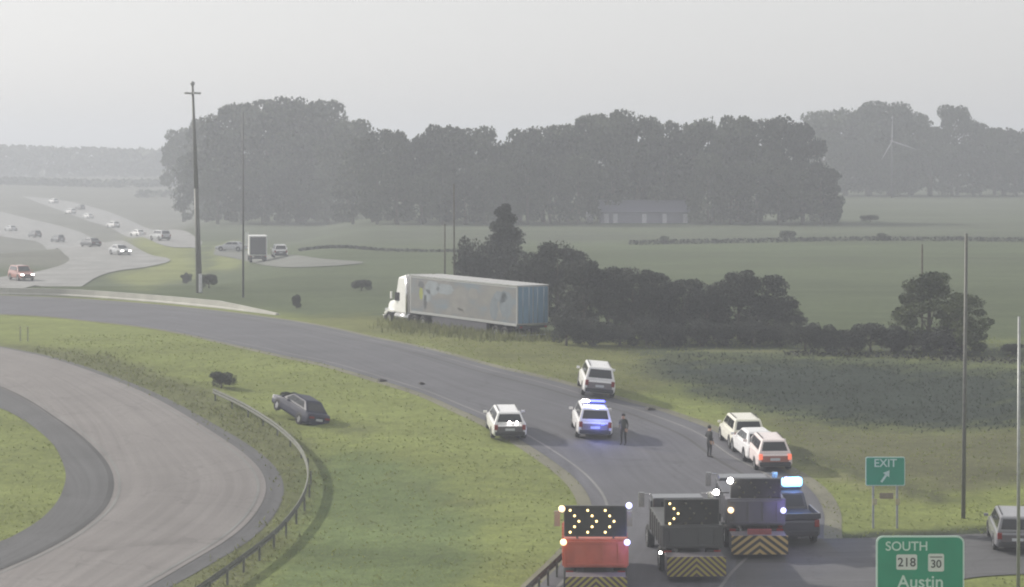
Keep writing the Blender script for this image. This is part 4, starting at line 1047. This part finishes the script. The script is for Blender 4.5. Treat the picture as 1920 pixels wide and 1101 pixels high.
def pole(name, bx, by, tx, ty, r1, label, cat, m_, arm=True, thick_top=None):
    g = G(bx, by); s = F / g.y; o = empty(name, g); H = (HY + (CZ - g.z) * s - ty) / s; lean = (tx - bx) / s
    MB().tube((0, 0, -0.3), (lean, 0, H), r1, r1 * 0.7, 10).build('pole', m_, o)
    if arm:
        MB().box((lean, -0.12, H - 0.45), (1.3, 0.10, 0.10)).build('crossarm', m_, o)
        for x in (-0.55, 0, 0.55): MB().tube((lean + x, -0.12, H - 0.40), (lean + x, -0.12, H - 0.24), 0.035, n=8).build('insulator', mat('insulator_grey', (0.3, 0.3, 0.3), 0.3), o)
    tag(o, label, cat); return o
pole('utility_pole', 1806, 972, 1812, 438, 0.10, 'tall thin dark pole standing right of the EXIT sign', 'utility pole', pole_dark, arm=False)
pole('utility_pole', 1909, 1120, 1911, 594, 0.075, 'thin grey pole at the right edge in front of the silver car', 'utility pole', galv, arm=False)
pole('utility_pole', 1729, 640, 1729, 458, 0.09, 'short thin pole rising above the round tree', 'utility pole', wood, arm=False)
pole('utility_pole', 852, 560, 851, 345, 0.09, 'thin wooden pole behind the trailer, right one of the pair', 'utility pole', wood, arm=False)
pole('utility_pole', 834, 560, 834, 420, 0.09, 'thin wooden pole behind the trailer, shorter left one of the pair', 'utility pole', wood, arm=False)
for i, x in enumerate((38, 52)):
    g = G(x, 640); o = empty('delineator_post', g)
    MB().box((0, 0, 0.5), (0.12, 0.05, 1.05)).build('post', mat('pale_post', (0.38, 0.40, 0.25), 0.6), o); MB().box((0, -0.03, 0.9), (0.10, 0.01, 0.12)).build('reflector', yel, o)
    tag(o, 'pale marker post between the ramps at far left, %s of the two' % ('left' if i == 0 else 'right'), 'marker post', 'marker posts at far left')

# ------------------------------------------------------------------ parapet and guardrails
bc = mat('parapet_concrete', (0.42, 0.41, 0.38), 0.85, var=0.12, scale=0.8)
P = spline(W([(-160, 547), (0, 552), (140, 556), (280, 566), (400, 577), (480, 586), (520, 591)]), 120)
rings = []
for i, p in enumerate(P):
    d = (P[min(i + 1, 119)] - P[max(i - 1, 0)]).normalized(); nn = Vector((-d.y, d.x, 0)); z = float(terr(p.x, p.y))
    hgt = 0.62 * (1 - max(0, (i - 95) / 24) * 0.75)
    rings.append([tuple(p + nn * a + Vector((0, 0, z + b))) for a, b in ((-0.22, -0.3), (-0.22, 0.08), (-0.12, 0.3 * hgt), (-0.09, hgt), (0.09, hgt), (0.12, 0.3 * hgt), (0.22, 0.08), (0.22, -0.3))])
o = MB().loft(rings).build('concrete_parapet', bc); tag(o, 'long pale concrete parapet curving along the far edge of the ramp', 'parapet')

def guardrail(pts, label, n=60, m_=galv, step=4):
    P = spline(W(pts), n); c0 = P[0].copy(); z0_ = float(terr(c0.x, c0.y)); root = empty('guardrail', (c0.x, c0.y, z0_)); rings = []
    for i, p in enumerate(P):
        d = (P[min(i + 1, n - 1)] - P[max(i - 1, 0)]).normalized(); nn = Vector((-d.y, d.x, 0)); z = float(terr(p.x, p.y))
        q = p - c0
        rings.append([tuple(q + nn * a + Vector((0, 0, z - z0_ + b))) for a, b in ((0.0, 0.42), (-0.06, 0.48), (-0.01, 0.57), (-0.06, 0.66), (0, 0.72), (0.02, 0.72), (-0.03, 0.66), (0.02, 0.57), (-0.03, 0.48), (0.02, 0.42))])
        if i % step == 0: MB().box(q + nn * 0.12 + Vector((0, 0, z - z0_ + 0.3)), (0.09, 0.11, 0.70)).build('post', m_, root)
    MB().loft(rings).build('beam', m_, root); tag(root, label, 'guardrail'); return root
guardrail([(1070, 1052), (1040, 1082), (1000, 1120), (965, 1155)], 'steel guardrail at the grass edge left of the red truck', 40, MATS['dull_rail'] if 'dull_rail' in MATS else mat('dull_rail', (0.145, 0.15, 0.13), 0.8, 0.0, var=0.25, spec=0.2), step=6)

guardrail([(400, 752), (450, 776), (495, 803), (535, 833), (566, 868), (578, 910), (566, 958), (520, 1018), (450, 1075), (360, 1140)], 'curved steel guardrail on the grass outside the loop ramp, ending by the wrecked car', 90, mat('dull_rail', (0.145, 0.15, 0.13), 0.8, 0.0, var=0.25, spec=0.2), 5)

# debris on the road
dm = mat('debris_dark', (0.05, 0.045, 0.045), 0.8)
for (x, y, sz, lab) in ((715, 716, 0.30, 'dark scrap of debris on the ramp beside the median, left piece'), (790, 722, 0.2, 'small dark scrap of debris near the middle of the ramp'), (1218, 770, 0.32, 'dark lump of debris at the right edge of the ramp')):
    g = G(x, y); mb = MB(); mb.box((0, 0, 0.07), (sz * 1.5, sz, 0.14), (0.1, 0.15, 0.6), 0.6); mb.box((sz * 0.8, 0.1, 0.04), (sz * 0.6, sz * 0.5, 0.07), (0, 0.1, 1.1), 0.7)
    o = mb.build('debris', dm, bevel=0.01); o.location = g + Vector((0, 0, 0.04)); tag(o, lab, 'debris')

# ------------------------------------------------------------------ farm shed, turbine
g = G(1208, 419); s = F / g.y; sh = empty('farm_shed', g)
Lh = 165 / s; roofm = mat('lavender_roof', (0.15, 0.15, 0.20), 0.5, var=0.08); wallm = mat('shed_wall', (0.22, 0.22, 0.28), 0.7, var=0.1); dw = mat('shed_door', (0.55, 0.55, 0.60), 0.6)
MB().box((0, 4, 1.0), (Lh, 8, 2.0)).build('wall', wallm, sh)
MB().loft([[(-Lh / 2 - .3, -0.4, 1.9), (-Lh / 2 - .3, 4, 3.9), (-Lh / 2 - .3, 8.4, 1.9)], [(Lh / 2 + .3, -0.4, 1.9), (Lh / 2 + .3, 4, 3.9), (Lh / 2 + .3, 8.4, 1.9)]]).build('roof', roofm, sh)
for px_ in (1137, 1154, 1208, 1246, 1285): MB().box(((px_ - 1208) / s, -0.03, 0.85), (0.75, 0.05, 1.6)).build('door', dw, sh)
tag(sh, 'long pale grey farm shed with white doors in front of the middle treeline', 'farm building')
g = G(1106, 418); o = empty('silo', g); MB().tube((0, 0, 0), (0, 0, 1.9), 0.6, n=16).build('wall', dw, o); MB().tube((0, 0, 1.9), (0, 0, 2.4), 0.62, 0.06, 16).build('roof', roofm, o); tag(o, 'small white silo left of the farm shed', 'silo')

g = G(1672, 371); s = F / g.y; wt_ = empty('wind_turbine', g); hz = (HY + (CZ - g.z) * s - 265) / s; tm = mat('turbine_white', (0.34, 0.34, 0.36), 0.5)
MB().tube((0, 0, 0), (0, 0, hz), 0.22, 0.12, 12).build('tower', mat('tower_grey', (0.08, 0.08, 0.09), 0.6), wt_)
na = MB().box((0, 0.3, hz), (0.35, 1.3, 0.35)).build('nacelle', tm, wt_, bevel=0.08)
MB().ball((0, -0.45, hz), 0.22).build('hub', tm, wt_)
for (tx, ty) in ((1673, 217), (1717, 280), (1652, 300)):
    a = Vector((0, -0.5, hz)); b = Vector(((tx - 1672) / s, -0.5, hz + (265 - ty) / s)); d = (b - a).normalized(); q = d.cross(Vector((0, 1, 0)))
    MB().loft([[tuple(a + q * w_ + Vector((0, t_, 0)) + d * (b - a).length * u) for w_, t_ in ((-0.13 * k_, -0.04), (0.16 * k_, -0.02), (0.16 * k_, 0.02), (-0.13 * k_, 0.04))] for u, k_ in ((0.02, 0.6), (0.2, 1.2), (0.6, 0.8), (1, 0.2))]).build('blade', tm, wt_)
tag(wt_, 'small white three-bladed wind turbine before the far right treeline', 'wind turbine')

# ------------------------------------------------------------------ people
def person(px, py, rz, label, arm_pose, shirt, pants):
    g = G(px, py); root_name = 'person'
    J = {}; V = []; E = []; RAD = []
    def v(p, r, par=None):
        V.append(p); RAD.append(r); i = len(V) - 1
        if par is not None: E.append((par, i))
        return i
    pel = v((0, 0, 0.98), 0.155); sp = v((0, 0.01, 1.18), 0.145, pel); ch = v((0, 0.0, 1.38), 0.165, sp); nk = v((0, 0.01, 1.52), 0.062, ch); h1 = v((0, 0.02, 1.60), 0.085, nk); h2 = v((0, 0.02, 1.72), 0.095, h1)
    v((0, 0.115, 1.655), 0.018, h1)
    for sx in (-1, 1):
        hp = v((sx * 0.10, 0, 0.92), 0.105, pel); kn = v((sx * 0.12, 0.02, 0.50), 0.062, hp); an = v((sx * 0.13, -0.02, 0.10), 0.042, kn); ft = v((sx * 0.14, 0.15, 0.045), 0.042, an)
        shd = v((sx * 0.19, 0, 1.42), 0.068, ch)
        el, wr_ = arm_pose[0 if sx < 0 else 1]
        e_ = v((sx * el[0], el[1], el[2]), 0.045, shd); w_ = v((sx * wr_[0], wr_[1], wr_[2]), 0.030, e_)
        d = (Vector(V[w_]) - Vector(V[e_])).normalized(); side = Vector((0, 1, 0)) - d * d.y; side.normalize()
        pm = v(tuple(Vector(V[w_]) + d * 0.075), 0.034, w_)
        for k_, ln in enumerate((0.070, 0.082, 0.076, 0.058)):
            a_ = v(tuple(Vector(V[pm]) + side * (0.030 - 0.020 * k_) + d * 0.03), 0.009, pm); v(tuple(Vector(V[a_]) + d * ln + side * 0.004 * (1.5 - k_)), 0.007, a_)
        th = v(tuple(Vector(V[w_]) + d * 0.03 + side * 0.04), 0.011, w_); v(tuple(Vector(V[th]) + d * 0.05 + side * 0.02), 0.009, th)
    me = bpy.data.meshes.new('b'); me.from_pydata(V, E, []); ob = bpy.data.objects.new('b', me); col.objects.link(ob)
    ob.modifiers.new('s', 'SKIN'); 
    sk = me.skin_vertices[0].data
    for i, r_ in enumerate(RAD): sk[i].radius = (r_ * (1.15 if i in (sp, ch, pel) else 1), r_ * (0.75 if i in (sp, ch, pel) else 1))
    sk[0].use_root = True
    sb = ob.modifiers.new('u', 'SUBSURF'); sb.levels = 2; sb.render_levels = 2
    bpy.context.view_layer.update()
    m2 = bpy.data.meshes.new_from_object(ob.evaluated_get(bpy.context.evaluated_depsgraph_get())); bpy.data.objects.remove(ob)
    m2.materials.clear(); skin = mat('skin', (0.42, 0.26, 0.19), 0.6, var=0.05); shoe = mat('shoe_black', (0.02, 0.02, 0.02), 0.6)
    for q in (shirt, pants, skin, shoe): m2.materials.append(q)
    wrs = [Vector(arm_pose[0][1]), Vector(arm_pose[1][1])]
    for pg in m2.polygons:
        c_ = pg.center; k_ = 0
        if c_.z < 0.11: k_ = 3
        elif c_.z < 0.97 and abs(c_.x) < 0.235: k_ = 1
        if c_.z > 1.51 and abs(c_.x) < 0.15: k_ = 2
        for sx, w_ in ((-1, wrs[0]), (1, wrs[1])):
            if (c_ - Vector((sx * w_.x, w_.y, w_.z))).length < 0.18 and abs(c_.x) > 0.14 and (Vector((abs(c_.x), c_.y, c_.z)) - Vector((abs(w_.x), w_.y, w_.z))).z < 0.02: k_ = 2
        pg.material_index = k_; pg.use_smooth = True
    o = bpy.data.objects.new(root_name, m2); col.objects.link(o); o.location = g + Vector((0, 0, 0.035)); o.rotation_euler = (0, 0, rz); o.scale = (0.95, 0.95, 0.92)
    hair = MB().ball((0, 0.0, 1.725), 0.108, 14, 0.95).build('hair', mat('dark_hair', (0.03, 0.025, 0.02), 0.8), o)
    bt = MB().loft([[(0.172 * math.cos(6.283 * i / 16), 0.128 * math.sin(6.283 * i / 16), z) for i in range(16)] for z in (0.985, 1.03)]).build('belt', black, o)
    fc_ = MB()
    for sx in (-1, 1): fc_.ball((sx * 0.033, 0.108, 1.675), 0.012, 6)
    fc_.build('eyes', black, o)
    tag(o, label, 'person'); return o
hang = ((0.26, -0.03, 1.17), (0.27, 0.05, 0.93)); bent = ((0.28, -0.05, 1.18), (0.16, 0.18, 1.10))
dk1 = mat('dark_uniform', (0.022, 0.024, 0.024), 0.8); dk2 = mat('dark_trousers', (0.03, 0.03, 0.032), 0.8); olive = mat('olive_jacket', (0.04, 0.043, 0.036), 0.8)
person(1169, 836, R(150), 'person in dark clothes standing right of the police car', (hang, bent), olive, dk2)
person(1330, 860, R(-60), 'person in dark clothes standing left of the three cars on the right shoulder', (bent, hang), dk1, dk2)

# ------------------------------------------------------------------ haze
hz_ = MB().box((0, 3200, 13.5), (6600, 7000, 43)).build('haze', mat('tmp', (1, 1, 1)), None)
hm = bpy.data.materials.new('haze_air'); hm.use_nodes = True; n = hm.node_tree; n.nodes.clear()
o_ = n.nodes.new('ShaderNodeOutputMaterial'); pv = n.nodes.new('ShaderNodeVolumePrincipled')
pv.inputs['Color'].default_value = (0.825, 0.866, 0.94, 1); pv.inputs['Density'].default_value = 0.00095; pv.inputs['Anisotropy'].default_value = 0.25
n.links.new(pv.outputs[0], o_.inputs['Volume']); hz_.data.materials.clear(); hz_.data.materials.append(hm)
hz_.location.z = 0.0; tag(hz_, kind='stuff')
